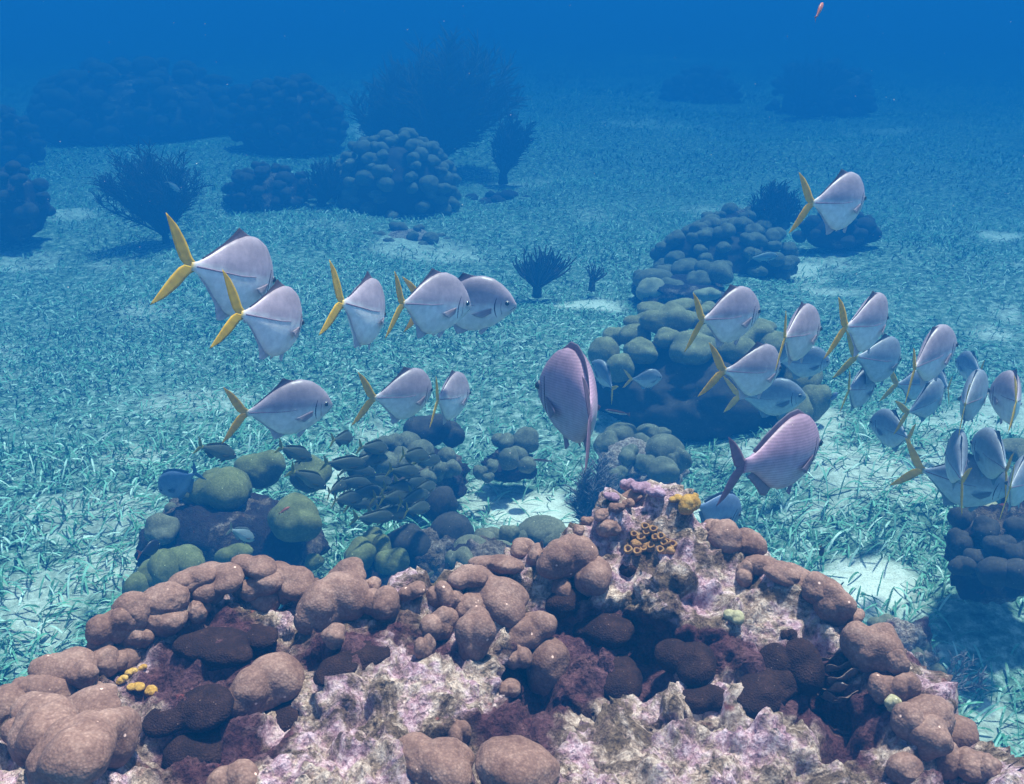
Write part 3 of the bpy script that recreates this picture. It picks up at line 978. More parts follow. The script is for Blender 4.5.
def grass_zone(y0, y1, dens, ln, wd, segs, seed):
    r_ = np.random.default_rng(seed)
    half = lambda y: 1.2 + 0.60 * y
    n = int(dens * (y1 - y0) * 2 * half((y0 + y1) / 2))
    y = r_.uniform(y0, y1, n)
    x = r_.uniform(-1, 1, n) * half(y1)
    ok = np.abs(x) < half(y)
    x, y = x[ok], y[ok]
    keep_p = 1 - 0.93 * np.clip(sandness(x, y) * 1.15, 0, 1)
    pat = fbm(np.stack([x * 1.1, y * 1.1, 0 * x], 1), 3, 77)
    keep_p *= np.clip(0.75 + 0.55 * pat, 0.25, 1)
    ok = r_.random(len(x)) < keep_p
    for fx, fy, fr in FOOT:
        ok &= (x - fx) ** 2 + (y - fy) ** 2 > fr * fr
    x, y = x[ok], y[ok]
    n = len(x)
    z = seabed_z(x, y) - 0.005
    L = r_.uniform(ln[0], ln[1], n)
    W = r_.uniform(wd[0], wd[1], n)
    az = r_.uniform(0, 2 * np.pi, n)
    drift = fbm(np.stack([x * 0.9, y * 0.9, 0 * x + 9], 1), 2, 91) * 2.0
    az = np.where(r_.random(n) < 0.55, drift + r_.normal(0, 0.7, n), az)
    b0 = r_.uniform(0.1, 0.8, n)
    b1 = b0 + r_.uniform(0.5, 2.6, n)
    fx_, fy_ = np.cos(az), np.sin(az)
    sx, sy = -fy_, fx_
    twist = r_.normal(0, 0.7, n)
    px_, pz_ = np.zeros(n), np.zeros(n)
    V = np.zeros((n, segs + 1, 2, 3))
    for s_ in range(segs + 1):
        t = s_ / segs
        w_ = W * (0.75 + 0.5 * t) * (1 if s_ < segs else 0.35)
        th = twist * t
        lat = np.cos(th)
        for e, sg in ((0, -1), (1, 1)):
            V[:, s_, e, 0] = x + px_ * fx_ + sg * w_ * 0.5 * lat * sx
            V[:, s_, e, 1] = y + px_ * fy_ + sg * w_ * 0.5 * lat * sy
            V[:, s_, e, 2] = z + pz_ + sg * w_ * 0.5 * np.sin(th)
        ang = b0 + (b1 - b0) * (s_ + 0.5) / segs
        px_ = px_ + np.sin(ang) * L / segs
        pz_ = pz_ + np.cos(ang) * L / segs
    V[..., 2] = np.maximum(V[..., 2], z[:, None, None] + 0.004)
    base = (np.arange(n) * (segs + 1) * 2)[:, None]
    Q = []
    for s_ in range(segs):
        Q.append(np.concatenate([base + 2 * s_, base + 2 * s_ + 1, base + 2 * s_ + 3, base + 2 * s_ + 2], 1))
    return V.reshape(-1, 3), np.concatenate(Q)


Vs, Qs, off = [], [], 0
for args in [(1.6, 4.2, 2300, (0.04, 0.14), (0.004, 0.0085), 6, 1), (4.2, 7.0, 2300, (0.03, 0.08), (0.005, 0.008), 5, 2), (7.0, 11.0, 1500, (0.035, 0.08), (0.006, 0.010), 4, 3),
             (11.0, 18.0, 650, (0.045, 0.09), (0.010, 0.016), 3, 4), (18, 32, 90, (0.08, 0.16), (0.025, 0.04), 3, 5)]:
    v_, q_ = grass_zone(*args)
    Vs.append(v_)
    Qs.append(q_ + off)
    off += len(v_)
me = mesh_np('seagrass', np.concatenate(Vs), np.concatenate(Qs))
gr = obj('seagrass', me, M['grass'])
gr['kind'] = 'stuff'
tag(gr, 'short curling seagrass covering the seabed between the corals', 'seagrass')
gr['kind'] = 'stuff'

# ------------------------------------------------------------------ fish


class Spec:
    def __init__(s, t, top, bot, wid, depth, back, belly, tail, fin, line=None, split=0.05, mat='fish', tail_span=0.31, tail_len=0.255, fork=0.75, dorsal_tip=None, eye=0.032, scute=False, chub=False):
        s.__dict__.update(locals())
        s.td = np.linspace(0, 1, 240)
        f = lambda a_: np.convolve(np.pad(np.interp(s.td, t, a_), 8, mode='edge'), np.hanning(17) / np.hanning(17).sum(), 'valid')
        s.T_, s.B_, s.W_ = f(top), f(bot), f(wid)
        if scute:
            s.T_, s.B_, s.W_ = s.T_ * 1.34, s.B_ * 1.34, s.W_ * 1.08
        elif depth > 0.45:
            s.T_, s.B_ = s.T_ * 1.12, s.B_ * 1.12

    def prof(s, t):
        return np.interp(t, s.td, s.T_), np.interp(t, s.td, s.B_), np.interp(t, s.td, s.W_)


TT = [0, .03, .08, .16, .26, .38, .5, .62, .74, .86, .94, 1.0]
JACK = Spec(TT, [.004, .055, .112, .172, .222, .244, .236, .200, .145, .075, .034, .020], [.03, .055, .085, .135, .185, .222, .235, .212, .145, .066, .032, .020],
            [.012, .038, .060, .086, .104, .112, .106, .088, .062, .036, .022, .010], .48, (0.44, 0.34, 0.39), (0.82, 0.79, 0.78), (1.0, 0.64, 0.03), (0.66, 0.60, 0.64), dorsal_tip=(0.05, 0.04, 0.06), scute=True)
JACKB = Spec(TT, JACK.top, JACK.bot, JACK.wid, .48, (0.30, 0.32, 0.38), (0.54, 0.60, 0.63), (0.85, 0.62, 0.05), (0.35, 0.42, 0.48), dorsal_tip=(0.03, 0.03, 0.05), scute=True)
CHUB = Spec(TT, [.004, .060, .115, .185, .240, .262, .252, .212, .150, .080, .052, .050], [.02, .055, .09, .15, .21, .245, .245, .210, .140, .070, .050, .050],
            [.012, .042, .068, .095, .118, .126, .118, .096, .066, .038, .026, .012], .5, (0.40, 0.24, 0.32), (0.44, 0.38, 0.46), (0.36, 0.22, 0.30), (0.36, 0.30, 0.38), mat='fish_rows', tail_span=0.24, tail_len=0.24, fork=0.5, chub=True, eye=0.034, split=-0.1)
GRUNT = Spec(TT, [.004, .045, .085, .130, .160, .168, .158, .130, .095, .058, .040, .036], [.02, .04, .065, .095, .120, .128, .125, .105, .075, .045, .036, .034],
             [.010, .030, .048, .064, .076, .080, .074, .060, .044, .028, .020, .010], .32, (0.075, 0.085, 0.055), (0.15, 0.16, 0.11), (0.40, 0.36, 0.04), (0.16, 0.15, 0.03), tail_span=0.17, tail_len=0.18, fork=0.5, chub=True, eye=0.030)
WRASSE = Spec(TT, [.004, .025, .042, .060, .070, .072, .070, .062, .052, .042, .036, .036], [.01, .022, .036, .052, .062, .066, .064, .056, .048, .040, .036, .036],
              [.008, .020, .030, .038, .042, .044, .042, .036, .028, .020, .014, .008], .14, (0.12, 0.03, 0.03), (0.75, 0.70, 0.62), (0.35, 0.20, 0.15), (0.5, 0.4, 0.35), tail_span=0.08, tail_len=0.14, fork=0.1, chub=True, eye=0.022)
TANG = Spec(TT, [.004, .075, .145, .215, .262, .280, .272, .235, .165, .080, .038, .030], [.02, .07, .12, .19, .245, .268, .265, .225, .155, .07, .034, .030],
            [.012, .036, .055, .072, .086, .090, .084, .068, .046, .028, .018, .010], .54, (0.17, 0.25, 0.40), (0.26, 0.36, 0.48), (0.18, 0.28, 0.42), (0.18, 0.26, 0.38), tail_span=0.22, tail_len=0.18, fork=0.45, chub=True, eye=0.03)
DAMSEL = Spec(TT, TANG.top, TANG.bot, [w_ * 1.2 for w_ in TANG.wid], .54, (0.02, 0.018, 0.03), (0.03, 0.025, 0.04), (0.55, 0.16, 0.05), (0.03, 0.025, 0.04), tail_span=0.2, tail_len=0.22, fork=0.35, chub=True, eye=0.04)
REDF = Spec(TT, GRUNT.top, GRUNT.bot, GRUNT.wid, .32, (0.60, 0.14, 0.06), (0.72, 0.26, 0.14), (0.62, 0.2, 0.08), (0.6, 0.2, 0.1), tail_span=0.14, tail_len=0.18, fork=0.3, chub=True)
SILVER = Spec(TT, GRUNT.top, GRUNT.bot, GRUNT.wid, .32, (0.22, 0.28, 0.30), (0.42, 0.50, 0.52), (0.35, 0.38, 0.3), (0.35, 0.38, 0.36), tail_span=0.17, tail_len=0.18, fork=0.5, chub=True)


def make_fish(sp, name, label, cat, fork_px, snout_px, d, L, away=1, bend=0.0, roll=0.0, group=None, small=False, tail_tint=1.0):
    """fork_px / snout_px: where the tail fork and the snout stand; d: distance of the middle; L: fork length in metres"""
    nt_, na = (34, 20) if small else (72, 36)

    def bendy(V):
        V = np.array(V, float)
        s_ = np.clip(0.5 - V[:, 0] - 0.22, 0, None)
        V[:, 1] += bend * s_ ** 2
        return V * L
    S0 = Vector((0.5, 0, 0)) * L
    F0 = Vector(bendy([[-0.5, 0, 0]])[0])
    LL = (S0 - F0).length
    r1, r2 = ray(*snout_px), ray(*fork_px)
    lo, hi_ = 0.0, LL
    for _ in range(50):
        m_ = (lo + hi_) / 2
        if (r1 * (d + m_) - r2 * (d - m_)).length > LL:
            hi_ = m_
        else:
            lo = m_
    de = lo * away
    C0 = Vector((0, 0, CAM_Z))
    A, B = C0 + r1 * (d + de), C0 + r2 * (d - de)
    fx = (A - B).normalized()
    up = Vector((0, 0, 1))
    fy = up.cross(fx).normalized()
    fz = fx.cross(fy)
    rot = Matrix((fx, fy, fz)).transposed()
    lx = (S0 - F0).normalized()
    ly = Vector((0, 0, 1)).cross(lx).normalized()
    lz = lx.cross(ly)
    rl = Matrix((lx, ly, lz)).transposed()
    rot = rot @ Matrix.Rotation(roll, 3, 'X') @ rl.transposed()
    mid = (A + B) / 2 - rot @ ((S0 + F0) / 2)
    root = thing(name, label, cat, mid, group)
    root.rotation_euler = rot.to_euler()
    # body
    tt = np.concatenate([np.linspace(0, 0.10, nt_ // 5) ** 1.0, np.linspace(0.10, 1, nt_ - nt_ // 5 + 1)[1:]])
    tp, bt, wd = sp.prof(tt)
    an = 2 * np.pi * np.arange(na) / na
    ca, sa = np.cos(an), np.sin(an)
    Yb = np.sign(ca) * np.abs(ca) ** 0.92
    V = np.zeros((len(tt), na, 3))
    V[:, :, 0] = (0.5 - tt)[:, None]
    V[:, :, 1] = wd[:, None] * Yb[None]
    V[:, :, 2] = np.where(sa[None] >= 0, tp[:, None] * sa[None], bt[:, None] * sa[None])
    Vf = V.reshape(-1, 3)
    n = len(tt)
    idx = np.arange(n * na).reshape(n, na)
    Q = np.stack([idx[:-1], np.roll(idx[:-1], -1, 1), np.roll(idx[1:], -1, 1), idx[1:]], -1).reshape(-1, 4)
    Vf = np.vstack([Vf, [[0.5 + 0.004, 0, (tp[0] - bt[0]) / 2], [-0.5, 0, 0]]])
    c1, c2 = n * na, n * na + 1
    Tr = [(c1, idx[0, (i + 1) % na], idx[0, i]) for i in range(na)] + [(c2, idx[-1, i], idx[-1, (i + 1) % na]) for i in range(na)]
    me = mesh_np('body', bendy(Vf), Q, Tr)
    vrel = Vf[:, 2] / (sp.depth * 0.5)
    tpos = 0.5 - Vf[:, 0]
    back, belly = np.array(sp.back), np.array(sp.belly)
    m1 = np.clip((vrel - sp.split + 0.10 * fbm(Vf * 14, 2, 3)) / (0.34 if sp.scute else 0.7) + 0.5, 0, 1)[:, None]
    colr_ = belly * (1 - m1) + back * m1
    dk = np.clip((vrel - 0.55) / 0.4, 0, 1)[:, None]
    colr_ = colr_ * (1 - 0.35 * dk)
    head = np.clip((0.20 - tpos) / 0.1, 0, 1)[:, None]
    colr_ = colr_ * (1 - 0.18 * head)
    ped = np.clip((tpos - 0.975) / 0.03, 0, 1)[:, None]
    colr_ = colr_ * (1 - ped) + np.array(sp.tail) * tail_tint * ped * (0.9 if sp.scute else 1)
    attr(me, 'pattern', colr_)
    obj('body', me, M[sp.mat], root)

    def sheet(name_, base, tip, col0, col1, th=0.010, nu=14, nv=7, y0=None):
        base, tip = np.array(base, float), np.array(tip, float)
        u = np.linspace(0, 1, nu)
        ip = lambda a_: np.stack([np.interp(u, np.linspace(0, 1, len(a_)), a_[:, k_]) for k_ in range(3)], 1)
        b_, t_ = ip(base), ip(tip)
        v = np.linspace(0, 1, nv)
        G_ = b_[None] * (1 - v)[:, None, None] + t_[None] * v[:, None, None]
        # normal of the sheet
        du = np.gradient(G_, axis=1)
        dv = np.gradient(G_, axis=0)
        nn = np.cross(du, dv)
        nn /= np.linalg.norm(nn, axis=2)[:, :, None] + 1e-9
        thk = (th * (1 - 0.85 * v))[:, None] * np.sin(np.clip(np.linspace(0.12, 1 - 0.12, nu), 0, 1) * np.pi)[None]
        A_ = G_ + nn * thk[:, :, None] * 0.5
        B_ = G_ - nn * thk[:, :, None] * 0.5
        VV = np.concatenate([A_.reshape(-1, 3), B_.reshape(-1, 3)])
        ii = np.arange(nu * nv).reshape(nv, nu)
        q1 = np.stack([ii[:-1, :-1], ii[:-1, 1:], ii[1:, 1:], ii[1:, :-1]], -1).reshape(-1, 4)
        k_ = nu * nv
        q2 = q1[:, ::-1] + k_
        rim = list(ii[0, :]) + list(ii[1:, -1]) + list(ii[-1, ::-1][1:]) + list(ii[::-1, 0][1:-1])
        q3 = [(rim[i], rim[i] + k_, rim[(i + 1) % len(rim)] + k_, rim[(i + 1) % len(rim)]) for i in range(len(rim))]
        me_ = mesh_np(name_, bendy(VV), np.concatenate([q1, q2, np.array(q3)]))
        f = np.concatenate([np.repeat(v, nu), np.repeat(v, nu)])[:, None]
        # fine darker rays
        rays_ = 1 - 0.10 * (np.sin(np.tile(u, nv * 2) * 40) > 0.3)[:, None]
        attr(me_, 'pattern', (np.array(col0) * (1 - f ** 1.6) + np.array(col1) * f ** 1.6) * rays_)
        return obj(name_, me_, M['fin'], root)

    tc = np.array(sp.tail) * tail_tint
    te = tc * np.array([0.80, 0.84, 0.8])
    sp_, tl = sp.tail_span, sp.tail_len
    fk = sp.fork
    for sg in (1, -1):
        # each caudal lobe: leading edge from the peduncle to the tip, trailing edge back to the fork
        kz, kx = sp_ / 0.245, tl / 0.235
        gap = (1 - fk) * 0.10
        X = lambda q: -0.5 - (q - 0.5) * kx
        lead = [(-0.43, 0, sg * 0.004), (X(.51), 0, sg * .050 * kz), (X(.575), 0, sg * .130 * kz), (X(.655), 0, sg * .205 * kz), (X(.738), 0, sg * .256 * kz)]
        trail = [(X(.53) - gap, 0, 0.0), (X(.568) - gap, 0, sg * .024 * kz), (X(.630) - gap * .6, 0, sg * .092 * kz), (X(.688) - gap * .2, 0, sg * .172 * kz), (X(.742), 0, sg * .256 * kz)]
        sheet('tail_fin', lead, trail, te, tc, 0.014, 18, 6)
    zt_ = lambda t: float(sp.prof(t)[0]) - 0.008
    zb_ = lambda t: -float(sp.prof(t)[1]) + 0.008
    if sp.scute:
        bs = [(0.5 - t, 0, zt_(t)) for t in (.40, .48, .58, .70, .82, .90)]
        tp_ = [(0.5 - .50, 0, zt_(.44) + 0.016), (0.5 - .60, 0, zt_(.50) + 0.055), (0.5 - .65, 0, zt_(.60) + 0.030), (0.5 - .73, 0, zt_(.72) + 0.022), (0.5 - .84, 0, zt_(.83) + 0.016), (0.5 - .92, 0, zt_(.91) + 0.012)]
        sheet('dorsal_fin', bs, tp_, np.array(sp.back) * 0.9, sp.dorsal_tip, 0.012, 26, 5)
        bs = [(0.5 - t, 0, zb_(t)) for t in (.52, .60, .70, .82, .90)]
        tp_ = [(0.5 - .60, 0, zb_(.56) - 0.055), (0.5 - .67, 0, zb_(.62) - 0.085), (0.5 - .72, 0, zb_(.71) - 0.030), (0.5 - .84, 0, zb_(.83) - 0.018), (0.5 - .92, 0, zb_(.91) - 0.012)]
        sheet('anal_fin', bs, tp_, np.array(sp.fin) * 0.9, np.array(sp.fin) * 1.15, 0.012, 24, 5)
    else:
        h_ = 0.05 if sp.depth > 0.3 else 0.03
        tl_ = (.26, .36, .48, .62, .76, .88)
        bs = [(0.5 - t, 0, zt_(t)) for t in tl_]
        tp_ = [(0.5 - t - 0.05, 0, zt_(t) + h_ * q) for t, q in zip(tl_, (.6, 1, .9, .8, .9, .5))]
        sheet('dorsal_fin', bs, tp_, np.array(sp.back) * 0.8, np.array(sp.fin) * 0.8, 0.012, 26, 5)
        tl_ = (.58, .66, .76, .88)
        bs = [(0.5 - t, 0, zb_(t)) for t in tl_]
        tp_ = [(0.5 - t - 0.06, 0, zb_(t) - h_ * 1.5 * q) for t, q in zip(tl_, (.8, 1, .6, .3))]
        sheet('anal_fin', bs, tp_, np.array(sp.belly) * 0.8, np.array(sp.fin), 0.012, 16, 5)

    def surf(t, z):
        a_, b_, w_ = sp.prof(t)
        q = np.clip(z / a_ if z >= 0 else -z / b_, 0, 0.999)
        return w_ * math.sqrt(1 - q * q) ** 0.92
    for sg in (1, -1):
        if not (small and L < 0.1):
            # pectoral: sickle sweeping back from behind the gill
            yb = lambda t, z: sg * (surf(t, z) + 0.002)
            dp = sp.depth
            b_ = [(0.5 - .27, yb(.27, -.02 * dp), -.02 * dp), (0.5 - .275, yb(.275, -.08 * dp), -.08 * dp), (0.5 - .275, yb(.275, -.15 * dp), -.15 * dp)]
            t_ = [(0.5 - .50, yb(.45, -.10) + sg * 0.045, -.14 * dp), (0.5 - .455, yb(.42, -.1) + sg * 0.045, -.20 * dp), (0.5 - .38, yb(.38, -.1) + sg * 0.03, -.25 * dp)]
            sheet('pectoral_fin', b_, t_, np.array(sp.fin) * np.array((.9, .72, .72)), np.array(sp.fin), 0.008, 10, 6)
            zb0 = zb_(.33)
            b_ = [(0.5 - .30, sg * .025, zb0 + .006), (0.5 - .335, sg * .03, zb0 + .002), (0.5 - .37, sg * .028, zb0 - .004)]
            t_ = [(0.5 - .385, sg * .055, zb0 - .075), (0.5 - .405, sg * .05, zb0 - .070), (0.5 - .425, sg * .04, zb0 - .045)]
            sheet('pelvic_fin', b_, t_, np.array(sp.fin), np.array(sp.fin) * 1.15, 0.008, 8, 5)
        # eye
        te_, ze = (0.105, 0.036) if sp.depth > 0.4 else (0.10, 0.030)
        ye = surf(te_, ze)
        for nm, rr, mt, push, par in (('eye', sp.eye, 'eye_ring', -0.35, root), ('pupil', sp.eye * 0.80, 'pupil', 0.02, None)):
            bm = bmesh.new()
            bmesh.ops.create_uvsphere(bm, u_segments=14, v_segments=10, radius=rr * L)
            for f in bm.faces:
                f.smooth = True
            me_ = bpy.data.meshes.new(nm)
            bm.to_mesh(me_)
            bm.free()
            if nm == 'eye':
                eo = obj('eye', me_, M[mt], root)
                eo.location = Vector((0.5 - te_, sg * (ye - 0.5 * sp.eye), ze)) * L
            else:
                po = obj('pupil', me_, M[mt], eo)
                po.location = Vector((0.1 * sp.eye, sg * sp.eye * 0.42, 0)) * L

        def strip(name_, pts, widths, mat_, lift=0.003):
            VV, QQ = [], []
            m_ = len(pts)
            for i, ((t, z), w_) in enumerate(zip(pts, widths)):
                t0, z0 = pts[max(i - 1, 0)]
                t1, z1 = pts[min(i + 1, m_ - 1)]
                tx, tz = -(t1 - t0), (z1 - z0)
                ln = math.hypot(tx, tz) + 1e-9
                nx_, nz_ = -tz / ln, tx / ln
                for k_, l_ in ((-1, -0.002), (-0.5, lift), (0.5, lift), (1, -0.002)):
                    x_ = 0.5 - t + nx_ * w_ * k_
                    z_ = z + nz_ * w_ * k_
                    VV.append((x_, sg * (surf(0.5 - x_, z_) + l_), z_))
            for i in range(m_ - 1):
                for k_ in range(3):
                    q = (i * 4 + k_, i * 4 + k_ + 1, i * 4 + k_ + 5, i * 4 + k_ + 4)
                    QQ.append(q if sg > 0 else q[::-1])
            me_ = mesh_np(name_, bendy(VV), QQ)
            return obj(name_, me_, M[mat_], root)
        if not small:
            d_ = sp.depth
            zs = np.linspace(0.22, -0.26, 14) * d_
            strip('gill_slit', [(.205 + .035 * math.cos((z / d_ + .02) * 5.2), z) for z in zs], [.0065 * math.sin(math.pi * (i + .6) / 14.2) + .0015 for i in range(14)], 'slit')
            strip('cheek_line', [(.150 + .02 * math.cos((z / d_) * 6), z) for z in np.linspace(0.10, -0.20, 9) * d_], [.0028] * 9, 'slit', 0.0015)
            strip('mouth', [(.012 + .055 * q, -.018 - .035 * q) for q in np.linspace(0, 1, 6)], [.004] * 6, 'slit', 0.0015)
            if sp.scute:
                strip('scute_row', [(t, .12 * max(0, (.60 - t)) + .004) for t in np.linspace(.46, .97, 18)], [.002 + .006 * min(1, (t - .45) * 2.2) for t in np.linspace(.46, .97, 18)], 'scute', 0.0035)
    return root


GJ = 'yellow-tailed silver jacks schooling over the reef'
JK = [  # fork, snout, distance, bend, roll, spec, label
    ((191, 266), (270, 284), 2.20, 0.22, 0.05, JACK, 'largest yellow-tailed jack, highest on the left, tail spread wide', 0.365),
    ((241, 314), (298, 326), 1.92, 0.22, 0.05, JACK, 'yellow-tailed jack close below the highest left jack, its tail over that jack', 0.28),
    ((342, 303), (378, 318), 2.25, 0.2, 0.05, JACK, 'silver jack seen mostly from behind, alone between the left pair and the overlapping pair', 0.32),
    ((403, 304), (470, 306), 2.45, -0.31, 0.0, JACK, 'nearer jack of the overlapping pair, hiding the rear of the other', 0.32),
    ((418, 304), (525, 305), 2.72, -0.11, 0.0, JACK, 'jack seen broadside with its head showing past the overlapping pair', 0.32),
    ((246, 413), (332, 404), 2.65, -0.03, 0.03, JACK, 'broadside jack with dark fin tip just above the green coral head', 0.31),
    ((374, 398), (431, 390), 2.85, 0.16, 0.03, JACK, 'jack at the left of the small pair above the dark sponge', 0.31),
    ((438, 400), (468, 394), 2.85, -0.14, 0.03, JACK, 'jack with tail edge-on, right of the small pair above the dark sponge', 0.29),
    ((812, 203), (862, 200), 2.85, 0.16, 0.0, JACK, 'lone jack swimming highest on the right against blue water', 0.32),
    ((703, 320), (759, 312), 2.65, -0.06, 0.0, JACK, 'jack passing over the top of the largest coral head', 0.31),
    ((724, 371), (778, 368), 2.85, 0.25, 0.0, JACK, 'jack in front of the dark hollow of the largest coral head', 0.31),
    ((785, 338), (818, 330), 2.60, -0.17, 0.0, JACK, 'jack with edge-on tail right of the one over the largest coral head', 0.30),
    ((846, 327), (882, 318), 2.55, 0.16, 0.05, JACK, 'jack with raised body leading the right hand crowd, tail forked orange', 0.30),
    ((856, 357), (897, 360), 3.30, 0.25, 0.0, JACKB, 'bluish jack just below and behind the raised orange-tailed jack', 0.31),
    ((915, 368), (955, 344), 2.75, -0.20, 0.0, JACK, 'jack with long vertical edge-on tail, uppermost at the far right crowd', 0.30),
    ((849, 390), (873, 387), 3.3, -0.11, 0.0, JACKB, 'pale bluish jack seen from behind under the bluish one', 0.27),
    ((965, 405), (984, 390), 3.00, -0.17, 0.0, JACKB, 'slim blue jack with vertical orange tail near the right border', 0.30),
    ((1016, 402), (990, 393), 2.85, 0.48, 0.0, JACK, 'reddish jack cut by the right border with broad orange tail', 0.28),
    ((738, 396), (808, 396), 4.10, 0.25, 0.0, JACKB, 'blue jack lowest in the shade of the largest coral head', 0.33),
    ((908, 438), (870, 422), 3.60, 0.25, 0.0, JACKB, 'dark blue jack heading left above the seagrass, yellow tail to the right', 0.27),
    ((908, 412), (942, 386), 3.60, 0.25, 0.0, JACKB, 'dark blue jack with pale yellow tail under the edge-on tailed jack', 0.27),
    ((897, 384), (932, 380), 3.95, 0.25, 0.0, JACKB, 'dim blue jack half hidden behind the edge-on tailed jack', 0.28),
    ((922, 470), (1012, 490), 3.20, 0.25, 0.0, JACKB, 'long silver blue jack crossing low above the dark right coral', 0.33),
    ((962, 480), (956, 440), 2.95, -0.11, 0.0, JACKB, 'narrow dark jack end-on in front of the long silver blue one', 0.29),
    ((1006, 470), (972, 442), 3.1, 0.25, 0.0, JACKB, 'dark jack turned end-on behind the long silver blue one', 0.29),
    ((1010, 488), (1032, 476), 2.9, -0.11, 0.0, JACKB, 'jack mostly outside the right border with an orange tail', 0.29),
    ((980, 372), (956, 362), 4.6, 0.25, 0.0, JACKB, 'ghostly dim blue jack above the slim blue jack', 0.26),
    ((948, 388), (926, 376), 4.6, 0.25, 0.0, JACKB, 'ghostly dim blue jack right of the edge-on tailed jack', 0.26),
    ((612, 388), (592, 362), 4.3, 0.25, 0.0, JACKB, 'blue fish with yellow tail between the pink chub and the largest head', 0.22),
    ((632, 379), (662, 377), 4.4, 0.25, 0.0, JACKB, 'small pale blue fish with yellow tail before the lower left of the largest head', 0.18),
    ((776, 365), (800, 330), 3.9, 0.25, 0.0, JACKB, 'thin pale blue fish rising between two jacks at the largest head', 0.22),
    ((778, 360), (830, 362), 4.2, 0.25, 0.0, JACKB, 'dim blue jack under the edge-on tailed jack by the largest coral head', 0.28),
]
for fk_, sn, d_, bd, rl, spc, lab, L_ in JK:
    away_ = -1 if lab.startswith('nothing') else 1
    make_fish(spc, 'jack', lab, 'fish', fk_, sn, d_, L_ * 0.755, away_, bd, rl, GJ)
make_fish(CHUB, 'chub', 'pink grey chub seen from behind, standing tall in the middle above the mound peak', 'fish', (590, 414), (541, 388), 1.95, 0.33, 1, 0.45, 0.02, 'grey chubs above the mound')
make_fish(CHUB, 'chub', 'purple grey chub broadside right of the mound peak with dusky forked tail', 'fish', (744, 466), (816, 442), 1.85, 0.245, 1, 0.05, 0.0, 'grey chubs above the mound')
make_fish(TANG, 'surgeonfish', 'pale blue round fish half hidden by the mound peak under the purple chub', 'fish', (698, 506), (740, 516), 2.35, 0.15, 1, 0.0, 0.0)
GS = 'dark grunts schooling over the knobby coral'
GRU = [((352, 462), (388, 458)), ((328, 463), (368, 466)), ((362, 447), (388, 450)), ((340, 482), (372, 486)), ((366, 478), (392, 484)), ((352, 494), (384, 492)), ((372, 512), (404, 508)), ((358, 518), (394, 517)),
       ((398, 482), (428, 484)), ((402, 502), (430, 494)), ((408, 510), (430, 508)), ((416, 462), (440, 460)), ((330, 492), (352, 482)), ((384, 498), (410, 496)), ((334, 440), (352, 438)), ((345, 470), (376, 474)), ((376, 498), (404, 500)), ((392, 470), (420, 474)), ((350, 505), (378, 502)), ((412, 492), (436, 486)), ((336, 500), (362, 500)), ((386, 488), (414, 490)), ((404, 455), (430, 458)), ((380, 512), (406, 516))]
GL = 'dark olive grunt packed in the school over the knobby grey coral'
for i_, (fk_, sn) in enumerate(GRU):
    make_fish(GRUNT, 'grunt', GL, 'fish', fk_, sn, 3.35 + 0.45 * random.random(), 0.16, 1, random.uniform(-.2, .2), 0.0, GS, True)
make_fish(GRUNT, 'grunt', 'dark grunt skimming over the top of the green coral, left of the others', 'fish', (202, 447), (236, 457), 3.3, 0.16, 1, 0, 0, None, True)
make_fish(GRUNT, 'grunt', 'dark grunt above the right knob of the green coral', 'fish', (282, 448), (312, 460), 3.3, 0.15, 1, 0, 0, None, True)
make_fish(GRUNT, 'grunt', 'dark grunt gliding across the rightmost back knob of the green coral', 'fish', (294, 472), (326, 488), 3.3, 0.16, 1, 0, 0, None, True)
make_fish(SILVER, 'snapper', 'small pale fish with yellow tail in the hollow of the green coral', 'fish', (232, 530), (254, 540), 3.05, 0.12, 1, 0, 0, None, True)
make_fish(TANG, 'surgeonfish', 'dim blue fish at the left edge of the green coral', 'fish', (194, 474), (160, 492), 3.7, 0.17, 1, 0, 0, None, True)
make_fish(DAMSEL, 'damselfish', 'black damselfish with orange tail at the lower left of the green coral', 'fish', (141, 553), (160, 544), 3.1, 0.075, 1, 0, 0, None, True)
make_fish(WRASSE, 'wrasse', 'slender white striped wrasse hovering before the dark hollow of the largest head', 'fish', (627, 414), (605, 410), 3.4, 0.085, 1, 0, 0, None, True)
make_fish(WRASSE, 'wrasse', 'slender reddish wrasse above the white sand patch', 'fish', (550, 461), (533, 460), 3.4, 0.07, 1, 0, 0, None, True)
make_fish(REDF, 'reef_fish', 'tiny orange fish resting on the front green knob', 'fish', (280, 513), (290, 507), 3.2, 0.036, 1, 0, 0, None, True)
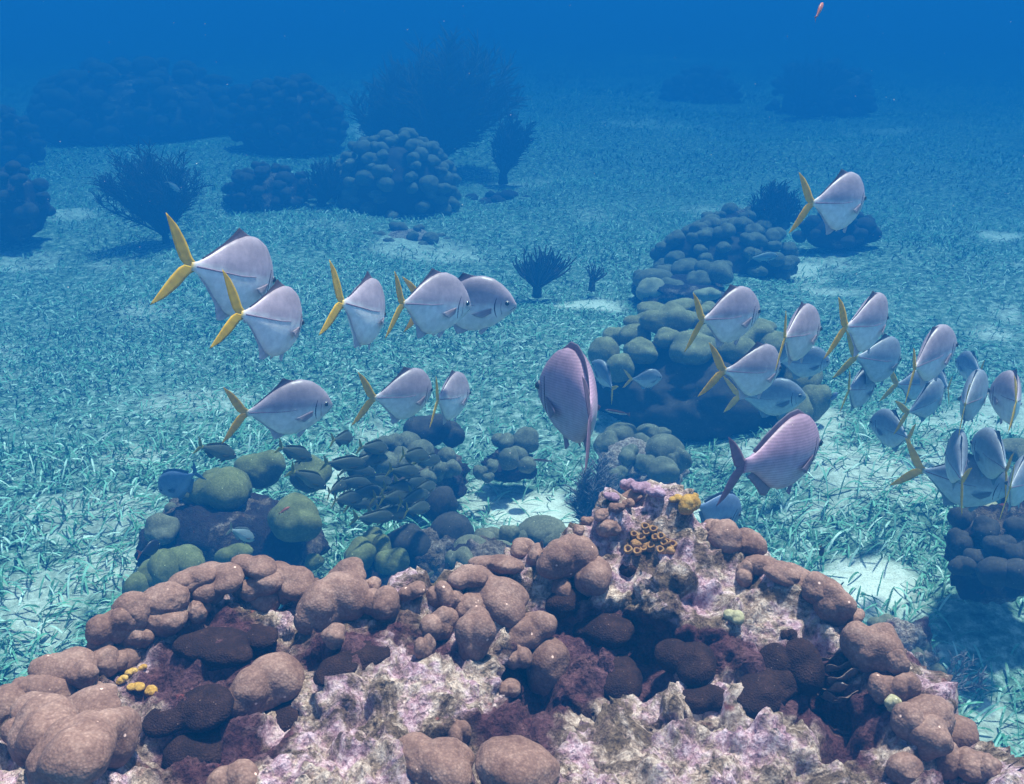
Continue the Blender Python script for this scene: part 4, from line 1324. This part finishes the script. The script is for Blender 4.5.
make_fish(REDF, 'reef_fish', 'small red fish alone in blue water at the top border', 'fish', (816, 17), (823, 3), 2.4, 0.05, 1, 0, 0, None, True)
make_fish(DAMSEL, 'damselfish', 'tiny dark damselfish over the seagrass right of the mound rim', 'fish', (821, 547), (822, 556), 2.6, 0.03, 1, 0, 0, None, True)
make_fish(DAMSEL, 'damselfish', 'tiny black damselfish tucked between brown lobes left of the mound peak', 'fish', (543, 549), (541, 541), 1.5, 0.02, 1, 0, 0, None, True)
make_fish(TANG, 'surgeonfish', 'tiny deep blue fish beside the right knob of the largest head', 'fish', (830, 400), (838, 393), 3.6, 0.04, 1, 0, 0, None, True)
make_fish(SILVER, 'parrotfish', 'small teal fish by the wide knobby coral patch', 'fish', (752, 258), (778, 256), 6.6, 0.19, 1, 0, 0, None, True)
make_fish(SILVER, 'snapper', 'pale fish lingering inside the far feathery sea plume', 'fish', (168, 182), (180, 192), 7.6, 0.12, 1, 0, 0, None, True)
make_fish(GRUNT, 'grunt', 'small yellow finned fish at the foot of the green lobed clump', 'fish', (420, 584), (434, 572), 3.2, 0.07, 1, 0, 0, None, True)

# ------------------------------------------------------------------ drifting specks
r_ = np.random.default_rng(77)
V, Tt = [], []
tet = np.array([[1, 1, 1], [1, -1, -1], [-1, 1, -1], [-1, -1, 1]]) * 0.6
for i in range(260):
    d_ = r_.uniform(1.0, 7.0)
    p = P(r_.uniform(-100, 1124), r_.uniform(-20, 560), d_)
    if p.z < 0.3 or p.z > 2.4:
        continue
    q = tet * r_.uniform(0.0004, 0.0011) * (0.5 + 0.25 * d_)
    b_ = len(V)
    V.extend((q + np.array(p[:])).tolist())
    Tt += [(b_, b_ + 1, b_ + 2), (b_, b_ + 3, b_ + 1), (b_, b_ + 2, b_ + 3), (b_ + 1, b_ + 3, b_ + 2)]
sp_o = obj('drifting_specks', mesh_np('drifting_specks', V, None, Tt), N('speck').done((0.6, 0.5, 0.45), 0.8))
tag(sp_o, 'tiny pale specks drifting in the open water', 'plankton')
sp_o['kind'] = 'stuff'
